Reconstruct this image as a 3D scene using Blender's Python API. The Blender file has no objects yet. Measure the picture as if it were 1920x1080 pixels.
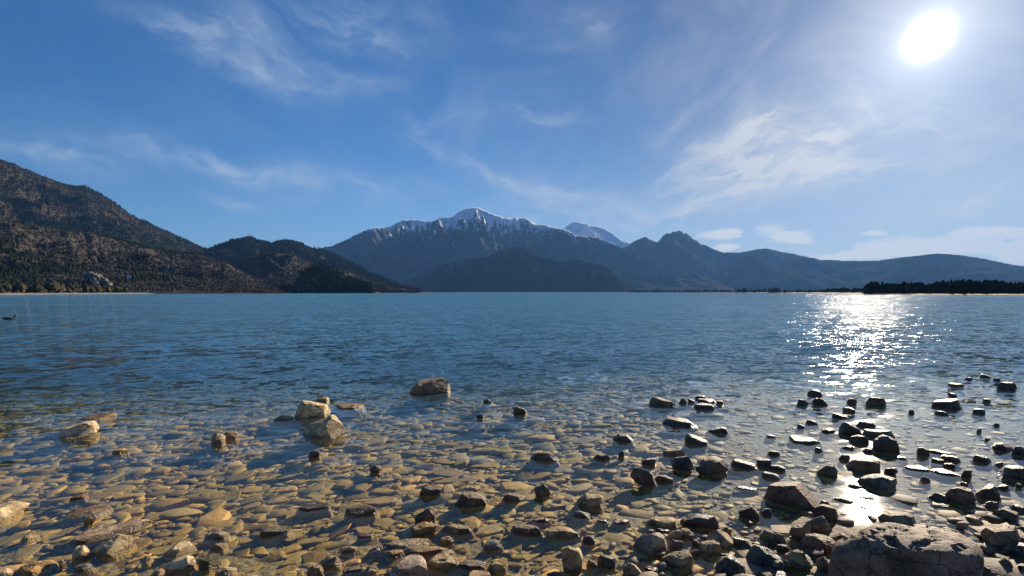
import bpy, bmesh, math, random
import numpy as np
from mathutils import Vector, Matrix

S = bpy.context.scene
COL = S.collection
R_ = math.radians

# ------------------------------------------------------------------ camera
H = 1.35                      # eye height over the water
F = 912.0                     # focal length in pixels of the 1920 wide photo
PCX, PCY = 960.0, 720.0       # optical axis (the photo is the upper crop of a 4:3 frame)
PITCH = math.atan2(PCY - 548.0, F)
cam_d = bpy.data.cameras.new('camera')
cam = bpy.data.objects.new('camera', cam_d)
COL.objects.link(cam)
cam.location = (0, 0, H)
cam.rotation_euler = (math.pi / 2 - PITCH, 0, 0)
cam_d.sensor_width = 36.0
cam_d.lens = F / 1920 * 36
cam_d.shift_y = (PCY - 540) / 1920
cam_d.clip_start = 0.05
cam_d.clip_end = 60000
S.camera = cam

# ------------------------------------------------------------------ sun, sky, exposure
SUN_AZ, SUN_EL = R_(37.5), R_(20.1)
SUN = Vector((math.sin(SUN_AZ) * math.cos(SUN_EL), math.cos(SUN_AZ) * math.cos(SUN_EL), math.sin(SUN_EL)))
SUN_STRENGTH = 5.0
SKY_STRENGTH = 0.093
ld = bpy.data.lights.new('sun', 'SUN')
ld.energy = SUN_STRENGTH
ld.angle = R_(0.53)
ld.color = (1.0, 0.86, 0.66)
lo = bpy.data.objects.new('sun', ld)
COL.objects.link(lo)
lo.rotation_euler = SUN.to_track_quat('Z', 'Y').to_euler()
S.view_settings.view_transform = 'Standard'
S.view_settings.look = 'None'
S.view_settings.exposure = 1.0
S.view_settings.gamma = 1.0
S.render.film_transparent = False
S.cycles.use_denoising = True
S.cycles.max_bounces = 7
S.cycles.diffuse_bounces = 2
S.cycles.glossy_bounces = 3
S.cycles.transmission_bounces = 2
S.cycles.transparent_max_bounces = 12
S.cycles.volume_bounces = 0
S.cycles.sample_clamp_indirect = 6
S.cycles.sample_clamp_direct = 60
S.cycles.caustics_reflective = False
S.cycles.caustics_refractive = False


def ray(px, py):
    x, u, f = px - PCX, PCY - py, F
    c, s = math.cos(PITCH), math.sin(PITCH)
    return np.array([x, f * c + u * s, u * c - f * s])


def azel(px, py):
    d = ray(px, py)
    return math.atan2(d[0], d[1]), math.atan2(d[2], math.hypot(d[0], d[1]))


def ground(px, py, z=0.0):
    d = ray(px, py)
    t = (z - H) / d[2]
    return np.array([d[0] * t, d[1] * t, z])


def project(P):
    P = np.asarray(P)
    c, s = math.cos(PITCH), math.sin(PITCH)
    y, z = P[..., 1], P[..., 2] - H
    f = y * c - z * s
    u = y * s + z * c
    return PCX + F * P[..., 0] / f, PCY - F * u / f


# ------------------------------------------------------------------ node helper
class NT:
    def __init__(s, tree):
        s.t = tree
        s.n = tree.nodes
        s.l = tree.links

    def node(s, kind, ins=None, **props):
        n = s.n.new(kind)
        for k, v in props.items():
            setattr(n, k, v)
        for k, v in (ins or {}).items():
            sock = n.inputs[k]
            if isinstance(v, bpy.types.NodeSocket):
                s.l.new(v, sock)
            else:
                sock.default_value = v
        return n

    def m(s, op, a, b=0.0, c=0.0, clamp=False):
        n = s.node('ShaderNodeMath', {0: a, 1: b, 2: c}, operation=op)
        n.use_clamp = clamp
        return n.outputs[0]

    def v(s, op, a, b=(0, 0, 0), scale=None):
        n = s.node('ShaderNodeVectorMath', {0: a, 1: b}, operation=op)
        if scale is not None:
            if isinstance(scale, bpy.types.NodeSocket):
                s.l.new(scale, n.inputs['Scale'])
            else:
                n.inputs['Scale'].default_value = scale
        return n

    def mix(s, f, a, b, mode='MIX'):
        n = s.node('ShaderNodeMix', data_type='RGBA', blend_type=mode)
        n.clamp_factor = True
        for i, v in ((0, f), (6, a), (7, b)):
            if isinstance(v, bpy.types.NodeSocket):
                s.l.new(v, n.inputs[i])
            else:
                n.inputs[i].default_value = v if i == 0 else ((*v, 1.0) if len(v) == 3 else v)
        return n.outputs[2]

    def ramp(s, f, lo, hi, a=0.0, b=1.0, smooth=True):
        n = s.node('ShaderNodeMapRange', {0: f, 1: lo, 2: hi, 3: a, 4: b})
        n.interpolation_type = 'SMOOTHSTEP' if smooth else 'LINEAR'
        n.clamp = True
        return n.outputs[0]

    def noise(s, vec, scale, detail=3.0, rough=0.5, dist=0.0, out='Fac', dim='3D'):
        n = s.node('ShaderNodeTexNoise', {'Vector': vec, 'Scale': scale, 'Detail': detail, 'Roughness': rough,
                                          'Distortion': dist}, noise_dimensions=dim)
        return n.outputs[0 if out == 'Fac' else 1]


# ------------------------------------------------------------------ world sky with cirrus
W = bpy.data.worlds.new('World')
S.world = W
W.use_nodes = True
w = NT(W.node_tree)
w.n.clear()
sky = w.node('ShaderNodeTexSky', sky_type='NISHITA', sun_disc=False, sun_elevation=SUN_EL,
             sun_rotation=SUN_AZ, altitude=600.0, air_density=1.0, dust_density=0.25, ozone_density=3.0)
tc = w.node('ShaderNodeTexCoord')
dirv = w.v('NORMALIZE', tc.outputs['Generated']).outputs[0]
sep = w.node('ShaderNodeSeparateXYZ', {0: dirv})
az = w.m('ARCTAN2', sep.outputs[0], sep.outputs[1])
el = w.m('ARCSINE', sep.outputs[2])
hsv = w.node('ShaderNodeHueSaturation', {'Saturation': 1.3, 'Value': 1.0, 'Color': sky.outputs[0]})
base = w.v('MULTIPLY', hsv.outputs[0], tuple(SKY_STRENGTH * k for k in (.66, .89, 1.10))).outputs[0]

# streaks: (px0,py0, px1,py1, half width px, strength, cross frequency)
STREAKS = [
    (250, 20, 620, 150, 34, .50), (400, 20, 560, 150, 30, .30), (430, -20, 820, 60, 50, .30),
    (540, 130, 760, 165, 26, .22), (-40, 250, 270, 315, 26, .45), (180, 262, 560, 325, 15, .48),
    (420, 320, 800, 372, 20, .32), (370, 362, 490, 384, 9, .45), (520, 372, 600, 380, 8, .25),
    (740, 225, 900, 235, 26, .24), (880, 220, 1110, 222, 12, .26), (770, 255, 980, 355, 13, .40),
    (940, 345, 1180, 390, 22, .42), (1230, 397, 1330, 403, 3, .55), (1040, 60, 1180, 20, 30, .22),
    (1260, 350, 1640, 225, 48, .85), (1300, 285, 1480, 215, 22, .55), (1390, 350, 1700, 310, 22, .65),
    (1200, 255, 1330, 195, 14, .22), (1370, 170, 1450, 40, 20, .22), (1500, 150, 1920, 260, 60, .25),
    (1230, 410, 1480, 345, 26, .35), (1780, 420, 1990, 330, 40, .30), (900, 400, 1240, 415, 30, .28),
]
PUFFS = [(1360, 438, 48, 11, .70), (1362, 464, 26, 7, .75), (1478, 444, 50, 12, .55), (1500, 452, 28, 6, .6),
         (1440, 430, 40, 10, .3), (1640, 437, 36, 8, .5), (1700, 462, 130, 16, .75), (1640, 475, 90, 9, .6),
         (1850, 440, 110, 15, .8), (1790, 462, 120, 18, .6), (1930, 470, 120, 24, .7), (1580, 482, 60, 6, .6)]
uv = w.node('ShaderNodeCombineXYZ', {0: az, 1: el, 2: 0.0}).outputs[0]
warp = w.noise(uv, 7.0, 4, .55, out='Color')
uvw = w.v('ADD', uv, w.v('SCALE', w.v('SUBTRACT', warp, (.5, .5, .5)).outputs[0], scale=.10).outputs[0]).outputs[0]
sw = w.node('ShaderNodeSeparateXYZ', {0: uvw})
total = None
for i, (x0, y0, x1, y1, hw, st) in enumerate(STREAKS):
    a0, e0 = azel(x0, y0)
    a1, e1 = azel(x1, y1)
    ca, ce = (a0 + a1) / 2, (e0 + e1) / 2
    L = math.hypot(a1 - a0, e1 - e0) / 2
    ux, uy = (a1 - a0) / (2 * L), (e1 - e0) / (2 * L)
    aa, ee = azel((x0 + x1) / 2, (y0 + y1) / 2 - hw)
    wd = abs(ee - ce) + 1e-3
    dx = w.m('SUBTRACT', sw.outputs[0], ca)
    dy = w.m('SUBTRACT', sw.outputs[1], ce)
    u = w.m('ADD', w.m('MULTIPLY', dx, ux), w.m('MULTIPLY', dy, uy))
    vv = w.m('SUBTRACT', w.m('MULTIPLY', dy, ux), w.m('MULTIPLY', dx, uy))
    g = w.m('ADD', w.m('POWER', w.m('ABSOLUTE', w.m('DIVIDE', u, L * 1.0)), 2.6),
            w.m('POWER', w.m('ABSOLUTE', w.m('DIVIDE', vv, wd)), 1.7))
    g = w.m('POWER', 2.718, w.m('MULTIPLY', g, -1.0))
    sv = w.node('ShaderNodeCombineXYZ', {0: w.m('MULTIPLY', u, .30), 1: vv, 2: i * 1.7}).outputs[0]
    nz = w.noise(sv, 30.0, 5, .62, .6)
    nz = w.ramp(nz, .33, .72, .12, 1.25)
    t = w.m('MULTIPLY', w.m('MULTIPLY', g, nz), st)
    total = t if total is None else w.m('ADD', total, t)
puff = None
for i, (cx, cy, rx, ry, st) in enumerate(PUFFS):
    ca, ce = azel(cx, cy)
    a2, _ = azel(cx + rx, cy)
    _, e2 = azel(cx, cy - ry)
    dx = w.m('DIVIDE', w.m('SUBTRACT', az, ca), abs(a2 - ca))
    dy = w.m('DIVIDE', w.m('SUBTRACT', el, ce), abs(e2 - ce))
    g = w.m('ADD', w.m('MULTIPLY', dx, dx), w.m('MULTIPLY', dy, dy))
    g = w.m('POWER', 2.718, w.m('MULTIPLY', g, -1.0))
    sv = w.node('ShaderNodeCombineXYZ', {0: az, 1: w.m('MULTIPLY', el, 2.6), 2: 5.3}).outputs[0]
    nz = w.noise(sv, 28.0, 6, .6, .3)
    t = w.m('MULTIPLY', w.ramp(w.m('ADD', nz, w.m('MULTIPLY', g, .40)), .60, .76, 0, 1), w.m('MULTIPLY', g, st * 2.0))
    puff = t if puff is None else w.m('ADD', puff, t)
# thin veil that thickens towards the right-hand half of the sky
veil = w.noise(w.node('ShaderNodeCombineXYZ', {0: w.m('MULTIPLY', az, .8), 1: el, 2: 0}).outputs[0], 6.0, 5, .6, .8)
veil = w.m('MULTIPLY', w.ramp(veil, .40, .75, 0.0, .22), w.ramp(az, -.75, .6, .25, 1.0))
total = w.m('ADD', total, veil)
# aureole round the sun
cosg = w.v('DOT_PRODUCT', dirv, tuple(SUN)).outputs['Value']
ang = w.m('ARCCOSINE', w.m('MINIMUM', cosg, 0.999999))
halo_wide = w.m('MULTIPLY', w.m('POWER', 2.718, w.m('MULTIPLY', ang, -1 / R_(15.0))), .22)
halo_mid = w.m('MULTIPLY', w.m('POWER', 2.718, w.m('MULTIPLY', ang, -1 / R_(3.1))), .8)
core = w.m('MULTIPLY', w.m('POWER', 2.718, w.m('MULTIPLY', ang, -1 / R_(.32))), 40.0)
halo = w.m('ADD', w.m('ADD', halo_wide, halo_mid), core)
milky = w.m('MULTIPLY', w.m('POWER', 2.718, w.m('MULTIPLY', w.m('ABSOLUTE', el), -1 / R_(7.5))), w.ramp(az, -.9, .6, .16, .85, False))
total = w.m('MINIMUM', w.m('ADD', total, milky), 0.8)
cloudcol = w.mix(w.ramp(ang, R_(5), R_(55), 0, 1), (.72, .71, .69), (.46, .57, .70))
base = w.v('SCALE', base, scale=w.ramp(ang, R_(6), R_(62), .50, 1.0)).outputs[0]
c1 = w.mix(total, base, cloudcol)
c1 = w.mix(w.m('MINIMUM', puff, .85), c1, (.86, .82, .72))
hc = w.v('SCALE', (1.0, .97, .94), scale=halo).outputs[0]
c2 = w.v('ADD', c1, hc).outputs[0]
bg = w.node('ShaderNodeBackground', {'Color': c2, 'Strength': 0.51})
wo = w.node('ShaderNodeOutputWorld')
w.l.new(bg.outputs[0], wo.inputs[0])
W.cycles.sampling_method = 'MANUAL'
W.cycles.sample_map_resolution = 1024


# ------------------------------------------------------------------ numpy noise
def _hash(ix, iy, iz, seed):
    h = (ix.astype(np.int64) * 374761393 + iy.astype(np.int64) * 668265263 + iz.astype(np.int64) * 2147483647 + seed * 974634777)
    h = (h ^ (h >> 13)) * 1274126177
    h = h & 0x7fffffff
    h = (h ^ (h >> 16)) * 1103515245 & 0x7fffffff
    return (h & 0xffff) / 32767.5 - 1.0


def vnoise(x, y, z, seed=0):
    x, y, z = np.broadcast_arrays(np.asarray(x, float), np.asarray(y, float), np.asarray(z, float))
    fx, fy, fz = np.floor(x), np.floor(y), np.floor(z)
    ix, iy, iz = fx.astype(np.int64), fy.astype(np.int64), fz.astype(np.int64)
    tx, ty, tz = x - fx, y - fy, z - fz
    q = lambda t: t * t * t * (t * (t * 6 - 15) + 10)
    tx, ty, tz = q(tx), q(ty), q(tz)
    r = 0
    for a in (0, 1):
        for b in (0, 1):
            for c in (0, 1):
                wt = (tx if a else 1 - tx) * (ty if b else 1 - ty) * (tz if c else 1 - tz)
                r = r + wt * _hash(ix + a, iy + b, iz + c, seed)
    return r


def fbm(x, y, z=0.0, oct=4, seed=0, gain=.5, lac=2.03, ridged=False):
    s, a, n = 0, 1.0, 0
    for o in range(oct):
        v = vnoise(np.asarray(x) * lac ** o, np.asarray(y) * lac ** o, np.asarray(z) * lac ** o, seed + o * 17)
        if ridged:
            v = 1 - 2 * np.abs(v)
        s = s + a * v
        n += a
        a *= gain
    return s / n


# ------------------------------------------------------------------ mesh and tagging helpers
def mesh_np(name, V, faces, smooth=True):
    """V (n,3); faces (m,k) int array, k = 3 or 4"""
    me = bpy.data.meshes.new(name)
    V = np.ascontiguousarray(V, np.float32)
    faces = np.ascontiguousarray(faces, np.int32)
    m, k = faces.shape
    me.vertices.add(len(V))
    me.vertices.foreach_set('co', V.ravel())
    me.loops.add(m * k)
    me.loops.foreach_set('vertex_index', faces.ravel())
    me.polygons.add(m)
    me.polygons.foreach_set('loop_start', np.arange(m, dtype=np.int32) * k)
    me.polygons.foreach_set('loop_total', np.full(m, k, np.int32))
    me.polygons.foreach_set('use_smooth', np.full(m, smooth))
    me.update(calc_edges=True)
    return me


def link(name, me, mat=None, parent=None):
    o = bpy.data.objects.new(name, me)
    COL.objects.link(o)
    if mat is not None and me is not None and len(me.materials) == 0:
        me.materials.append(mat)
    if parent is not None:
        o.parent = parent
    return o


def tag(o, label, cat, group=None, kind=None):
    o['label'] = label
    if cat:
        o['category'] = cat
    if group:
        o['group'] = group
    if kind:
        o['kind'] = kind
    return o


def grid_faces(nr, nc):
    i = np.arange(nr - 1)[:, None] * nc + np.arange(nc - 1)[None, :]
    return np.stack([i, i + 1, i + nc + 1, i + nc], -1).reshape(-1, 4)


_ico = {}


def ico(n):
    if n not in _ico:
        bm = bmesh.new()
        bmesh.ops.create_icosphere(bm, subdivisions=n, radius=1.0)
        v = np.array([x.co[:] for x in bm.verts])
        f = np.array([[a.index for a in x.verts] for x in bm.faces])
        bm.free()
        _ico[n] = (v, f)
    return _ico[n]


def material(name):
    m = bpy.data.materials.new(name)
    m.use_nodes = True
    t = NT(m.node_tree)
    t.n.clear()
    out = t.node('ShaderNodeOutputMaterial')
    return m, t, out


# ------------------------------------------------------------------ materials
def mat_rock():
    m, t, out = material('shore_rock')
    oi = t.node('ShaderNodeObjectInfo')
    ge = t.node('ShaderNodeNewGeometry')
    pos = ge.outputs['Position']
    zz = t.node('ShaderNodeSeparateXYZ', {0: pos}).outputs[2]
    n1 = t.noise(pos, 10, 6, .72, .4)
    n2 = t.noise(pos, 75, 4, .65)
    n3 = t.noise(t.v('MULTIPLY', pos, (1, 1, 3.2)).outputs[0], 30, 5, .7, 1.2)
    c = t.mix(t.ramp(n1, .36, .64), t.v('MULTIPLY', oi.outputs['Color'], (.50, .46, .42)).outputs[0],
              t.v('MULTIPLY', oi.outputs['Color'], (1.25, 1.25, 1.22)).outputs[0])
    c = t.mix(t.ramp(n2, .52, .74, 0, .55), c, t.v('MULTIPLY', c, (.42, .37, .32)).outputs[0])
    c = t.mix(t.ramp(n3, .58, .72, 0, .35), c, t.v('MULTIPLY', c, (.5, .47, .43)).outputs[0])
    wp = t.v('ADD', pos, t.v('SCALE', t.noise(pos, 16, 4, .6, out='Color'), scale=.10).outputs[0]).outputs[0]
    ck = t.node('ShaderNodeTexVoronoi', {'Vector': wp, 'Scale': 6.5}, feature='DISTANCE_TO_EDGE').outputs['Distance']
    crack = t.m('MULTIPLY', t.ramp(ck, .0, .035, 1, 0), t.ramp(n2, .35, .55))
    c = t.mix(t.m('MULTIPLY', crack, .75), c, t.v('MULTIPLY', c, (.25, .22, .2)).outputs[0])
    pale = t.ramp(t.noise(pos, 34, 4, .7, .5), .60, .72, 0, .45)
    c = t.mix(pale, c, t.v('ADD', t.v('MULTIPLY', c, (1.3, 1.3, 1.3)).outputs[0], (.06, .06, .055)).outputs[0])
    # damp band just above the waterline, algae below it
    wob = t.m('ADD', zz, t.m('MULTIPLY', t.m('SUBTRACT', n1, .5), .05))
    band = t.ramp(wob, .006, .034, 1.0, 0.0)
    wet = t.m('MAXIMUM', band, t.m('MULTIPLY', t.m('SUBTRACT', 1.0, oi.outputs['Alpha']), t.ramp(n1, .3, .6, .6, 1.)))
    under = t.ramp(zz, -.012, .004, 1.0, 0.0)
    c = t.mix(wet, c, t.v('MULTIPLY', c, (.50, .45, .38)).outputs[0])
    c = t.mix(under, c, t.mix(n1, (.22, .14, .035), (.52, .33, .09)))
    rough = t.m('ADD', t.m('MULTIPLY', wet, -.50), t.m('ADD', t.m('MULTIPLY', n2, .25), .66))
    h = t.m('ADD', t.m('SUBTRACT', t.m('MULTIPLY', n3, .6), t.m('MULTIPLY', crack, .5)), t.m('ADD', t.m('MULTIPLY', n2, .4), t.m('MULTIPLY', t.noise(pos, 190, 3, .6), .22)))
    bp = t.node('ShaderNodeBump', {'Strength': .9, 'Distance': .016, 'Height': h})
    p = t.node('ShaderNodeBsdfPrincipled', {'Base Color': c, 'Roughness': rough, 'Normal': bp.outputs[0], 'Specular IOR Level': .45})
    t.l.new(p.outputs[0], out.inputs[0])
    return m


def mat_bedstone():
    m, t, out = material('submerged_stone')
    oi = t.node('ShaderNodeObjectInfo')
    ge = t.node('ShaderNodeNewGeometry')
    pos = ge.outputs['Position']
    rnd = t.m('FRACT', t.m('ADD', ge.outputs['Random Per Island'], oi.outputs['Random']))
    rnd2 = t.m('FRACT', t.m('MULTIPLY', rnd, 7.31))
    c = t.mix(rnd, (.24, .138, .022), (.55, .325, .062))
    c = t.mix(t.ramp(rnd2, .55, .8, 0, .8), c, (.38, .25, .065))
    c = t.mix(t.ramp(rnd2, .90, .93, 0, .8), c, (.72, .40, .10))
    c = t.mix(t.ramp(rnd2, .10, .06, 0, .6), c, (.50, .36, .13))
    n1 = t.noise(pos, 26, 5, .65, .4)
    n2 = t.noise(pos, 110, 4, .65)
    c = t.mix(t.ramp(n1, .35, .66), t.v('MULTIPLY', c, (.80, .79, .76)).outputs[0], t.v('MULTIPLY', c, (1.12, 1.10, 1.05)).outputs[0])
    c = t.mix(t.ramp(n2, .5, .72, 0, .4), c, t.v('MULTIPLY', c, (.45, .42, .36)).outputs[0])
    air_ = t.ramp(t.node('ShaderNodeSeparateXYZ', {0: pos}).outputs[2], -.006, .008)
    c = t.mix(air_, c, t.mix(rnd2, (.085, .06, .04), (.26, .19, .125)))
    h = t.m('ADD', t.m('MULTIPLY', n1, .6), t.m('MULTIPLY', n2, .35))
    bp = t.node('ShaderNodeBump', {'Strength': .8, 'Distance': .012, 'Height': h})
    p = t.node('ShaderNodeBsdfPrincipled', {'Base Color': c, 'Roughness': .7, 'Normal': bp.outputs[0], 'Specular IOR Level': .3})
    t.l.new(p.outputs[0], out.inputs[0])
    return m


def mat_bed():
    m, t, out = material('lake_bed_silt')
    pos = t.node('ShaderNodeNewGeometry').outputs['Position']
    n1 = t.noise(pos, 3, 5, .6)
    n2 = t.noise(pos, 45, 5, .7)
    vo = t.node('ShaderNodeTexVoronoi', {'Vector': pos, 'Scale': 22.0})
    c = t.mix(n1, (.26, .18, .05), (.44, .29, .09))
    c = t.mix(t.ramp(n2, .4, .65), c, (.11, .085, .04))
    c = t.mix(t.ramp(vo.outputs['Distance'], .1, .5, .45, 0), c, (.36, .28, .13))
    px_ = t.node('ShaderNodeSeparateXYZ', {0: pos})
    mud = t.ramp(t.m('ADD', px_.outputs[0], t.m('MULTIPLY', t.m('SUBTRACT', n1, .5), 1.6)), .7, 1.7)
    c = t.mix(t.m('MULTIPLY', mud, .8), c, (.13, .115, .085))
    h = t.m('ADD', t.m('MULTIPLY', n2, .5), t.m('MULTIPLY', vo.outputs['Distance'], -.6))
    bp = t.node('ShaderNodeBump', {'Strength': .8, 'Distance': .02, 'Height': h})
    p = t.node('ShaderNodeBsdfPrincipled', {'Base Color': c, 'Roughness': .85, 'Normal': bp.outputs[0]})
    t.l.new(p.outputs[0], out.inputs[0])
    return m


def mat_water():
    m, t, out = material('lake_water')
    ge = t.node('ShaderNodeNewGeometry')
    pos, nrm = ge.outputs['Position'], ge.outputs['Normal']
    at = t.node('ShaderNodeAttribute', attribute_name='ripple').outputs['Fac']
    off = t.node('ShaderNodeAttribute', attribute_name='deep').outputs['Fac']
    rot = t.node('ShaderNodeVectorRotate', {'Vector': pos, 'Angle': R_(-14)}, rotation_type='Z_AXIS').outputs[0]
    sl = None
    for sc, fx, amp in ((.9, 2.2, .16), (2.6, 2.0, .42), (6.5, 1.8, .44), (15.0, 1.6, .24)):
        v = t.v('MULTIPLY', rot, (sc / fx, sc, 0)).outputs[0]
        n = t.noise(v, 1.0, 2, .6, out='Color')
        q = t.v('SCALE', t.v('SUBTRACT', n, (.5, .5, .5)).outputs[0], scale=amp).outputs[0]
        sl = q if sl is None else t.v('ADD', sl, q).outputs[0]
    gust = t.ramp(t.noise(t.v('MULTIPLY', pos, (.012, .05, 0)).outputs[0], 1.0, 3, .5), .35, .65, .65, 1.25)
    sl = t.v('MULTIPLY', sl, (.46, 1.2, 0)).outputs[0]
    sl = t.v('SCALE', sl, scale=t.m('MULTIPLY', t.m('MULTIPLY', at, gust), 4.6)).outputs[0]
    N = t.v('NORMALIZE', t.v('ADD', nrm, sl).outputs[0]).outputs[0]
    # reflectance of water, the same seen from either side of the surface
    c = t.m('MAXIMUM', t.m('ABSOLUTE', t.v('DOT_PRODUCT', N, ge.outputs['Incoming']).outputs['Value']), .015)
    g = t.m('SQRT', t.m('ADD', t.m('MULTIPLY', c, c), 1.333 ** 2 - 1))
    gp, gm = t.m('ADD', g, c), t.m('SUBTRACT', g, c)
    f1 = t.m('DIVIDE', gm, gp)
    f2 = t.m('DIVIDE', t.m('SUBTRACT', t.m('MULTIPLY', c, gp), 1.0), t.m('ADD', t.m('MULTIPLY', c, gm), 1.0))
    fr = t.m('MULTIPLY', t.m('MULTIPLY', t.m('MULTIPLY', f1, f1), .5), t.m('ADD', t.m('MULTIPLY', f2, f2), 1.0))
    gl = t.node('ShaderNodeBsdfGlossy', {'Color': (1, 1, 1, 1), 'Roughness': .045, 'Normal': N})
    tr = t.node('ShaderNodeBsdfTransparent', {'Color': (.96, .98, .98, 1)})
    df = t.node('ShaderNodeBsdfDiffuse', {'Color': (.075, .215, .340, 1)})
    body = t.node('ShaderNodeMixShader', {0: off, 1: tr.outputs[0], 2: df.outputs[0]})
    mx = t.node('ShaderNodeMixShader', {0: fr, 1: body.outputs[0], 2: gl.outputs[0]})
    t.l.new(mx.outputs[0], out.inputs[0])
    va = t.node('ShaderNodeVolumeAbsorption', {'Color': (.44, .70, .60, 1), 'Density': .55})
    t.l.new(va.outputs[0], out.inputs[1])
    return m


def mat_hill(name, a, b, c, rockc, rock_amt=.5, snow=None, scale=1.0):
    m, t, out = material(name)
    ge = t.node('ShaderNodeNewGeometry')
    pos = ge.outputs['Position']
    n1 = t.noise(pos, .006 * scale, 5, .6, .5)
    n2 = t.noise(pos, .05 * scale, 5, .7)
    n3 = t.noise(t.v('MULTIPLY', pos, (1, 1, .45)).outputs[0], .02 * scale, 5, .7, .8)
    col = t.mix(t.ramp(n1, .42, .58), a, b)
    col = t.mix(t.ramp(n2, .45, .62), col, c)
    if rock_amt > 0:
        col = t.mix(t.m('MULTIPLY', t.ramp(n3, .66, .74), rock_amt), col, rockc)
    if snow:
        zz = t.node('ShaderNodeSeparateXYZ', {0: pos}).outputs[2]
        ns = t.noise(pos, .004, 6, .7, 1.0)
        nf = t.noise(t.v('MULTIPLY', pos, (1, 1, .35)).outputs[0], .022, 5, .75, .5)
        h = t.m('ADD', zz, t.m('MULTIPLY', t.m('SUBTRACT', ns, .5), snow[2]))
        k = t.ramp(h, snow[0], snow[1], 0, 1)
        k = t.ramp(t.m('ADD', k, t.m('MULTIPLY', t.m('SUBTRACT', nf, .5), 3.6)), .44, .70, 0, 1)
        k = t.m('MULTIPLY', k, t.ramp(h, snow[0] - 60, snow[0] + 60, 0, 1))
        col = t.mix(t.m('MULTIPLY', k, .88), col, (.86, .88, .92))
    bp = t.node('ShaderNodeBump', {'Strength': .7, 'Distance': 14.0 / scale, 'Height': n2})
    p = t.node('ShaderNodeBsdfDiffuse', {'Color': col, 'Normal': bp.outputs[0]})
    t.l.new(p.outputs[0], out.inputs[0])
    return m


def mat_leaf(name, a, b, c=None):
    m, t, out = material(name)
    ge = t.node('ShaderNodeNewGeometry')
    oi = t.node('ShaderNodeObjectInfo')
    r = t.m('FRACT', t.m('ADD', ge.outputs['Random Per Island'], oi.outputs['Random']))
    col = t.mix(r, a, b)
    if c:
        col = t.mix(t.ramp(t.noise(ge.outputs['Position'], .012, 4, .6), .45, .6), col, c)
    p = t.node('ShaderNodeBsdfDiffuse', {'Color': col})
    t.l.new(p.outputs[0], out.inputs[0])
    return m


def mat_flat(name, col, rough=.7):
    m, t, out = material(name)
    pos = t.node('ShaderNodeNewGeometry').outputs['Position']
    c = t.mix(t.noise(pos, 6, 4, .6), tuple(x * .8 for x in col), tuple(min(1, x * 1.15) for x in col))
    p = t.node('ShaderNodeBsdfPrincipled', {'Base Color': c, 'Roughness': rough})
    t.l.new(p.outputs[0], out.inputs[0])
    return m


M_ROCK, M_STONE, M_BED, M_WATER = mat_rock(), mat_bedstone(), mat_bed(), mat_water()


# ------------------------------------------------------------------ where the rocks stand (photo pixels), needed by the bed too
def zp(pts, ox, oy, s):
    return [(ox + x / s, oy + y / s) for x, y in pts]


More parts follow.
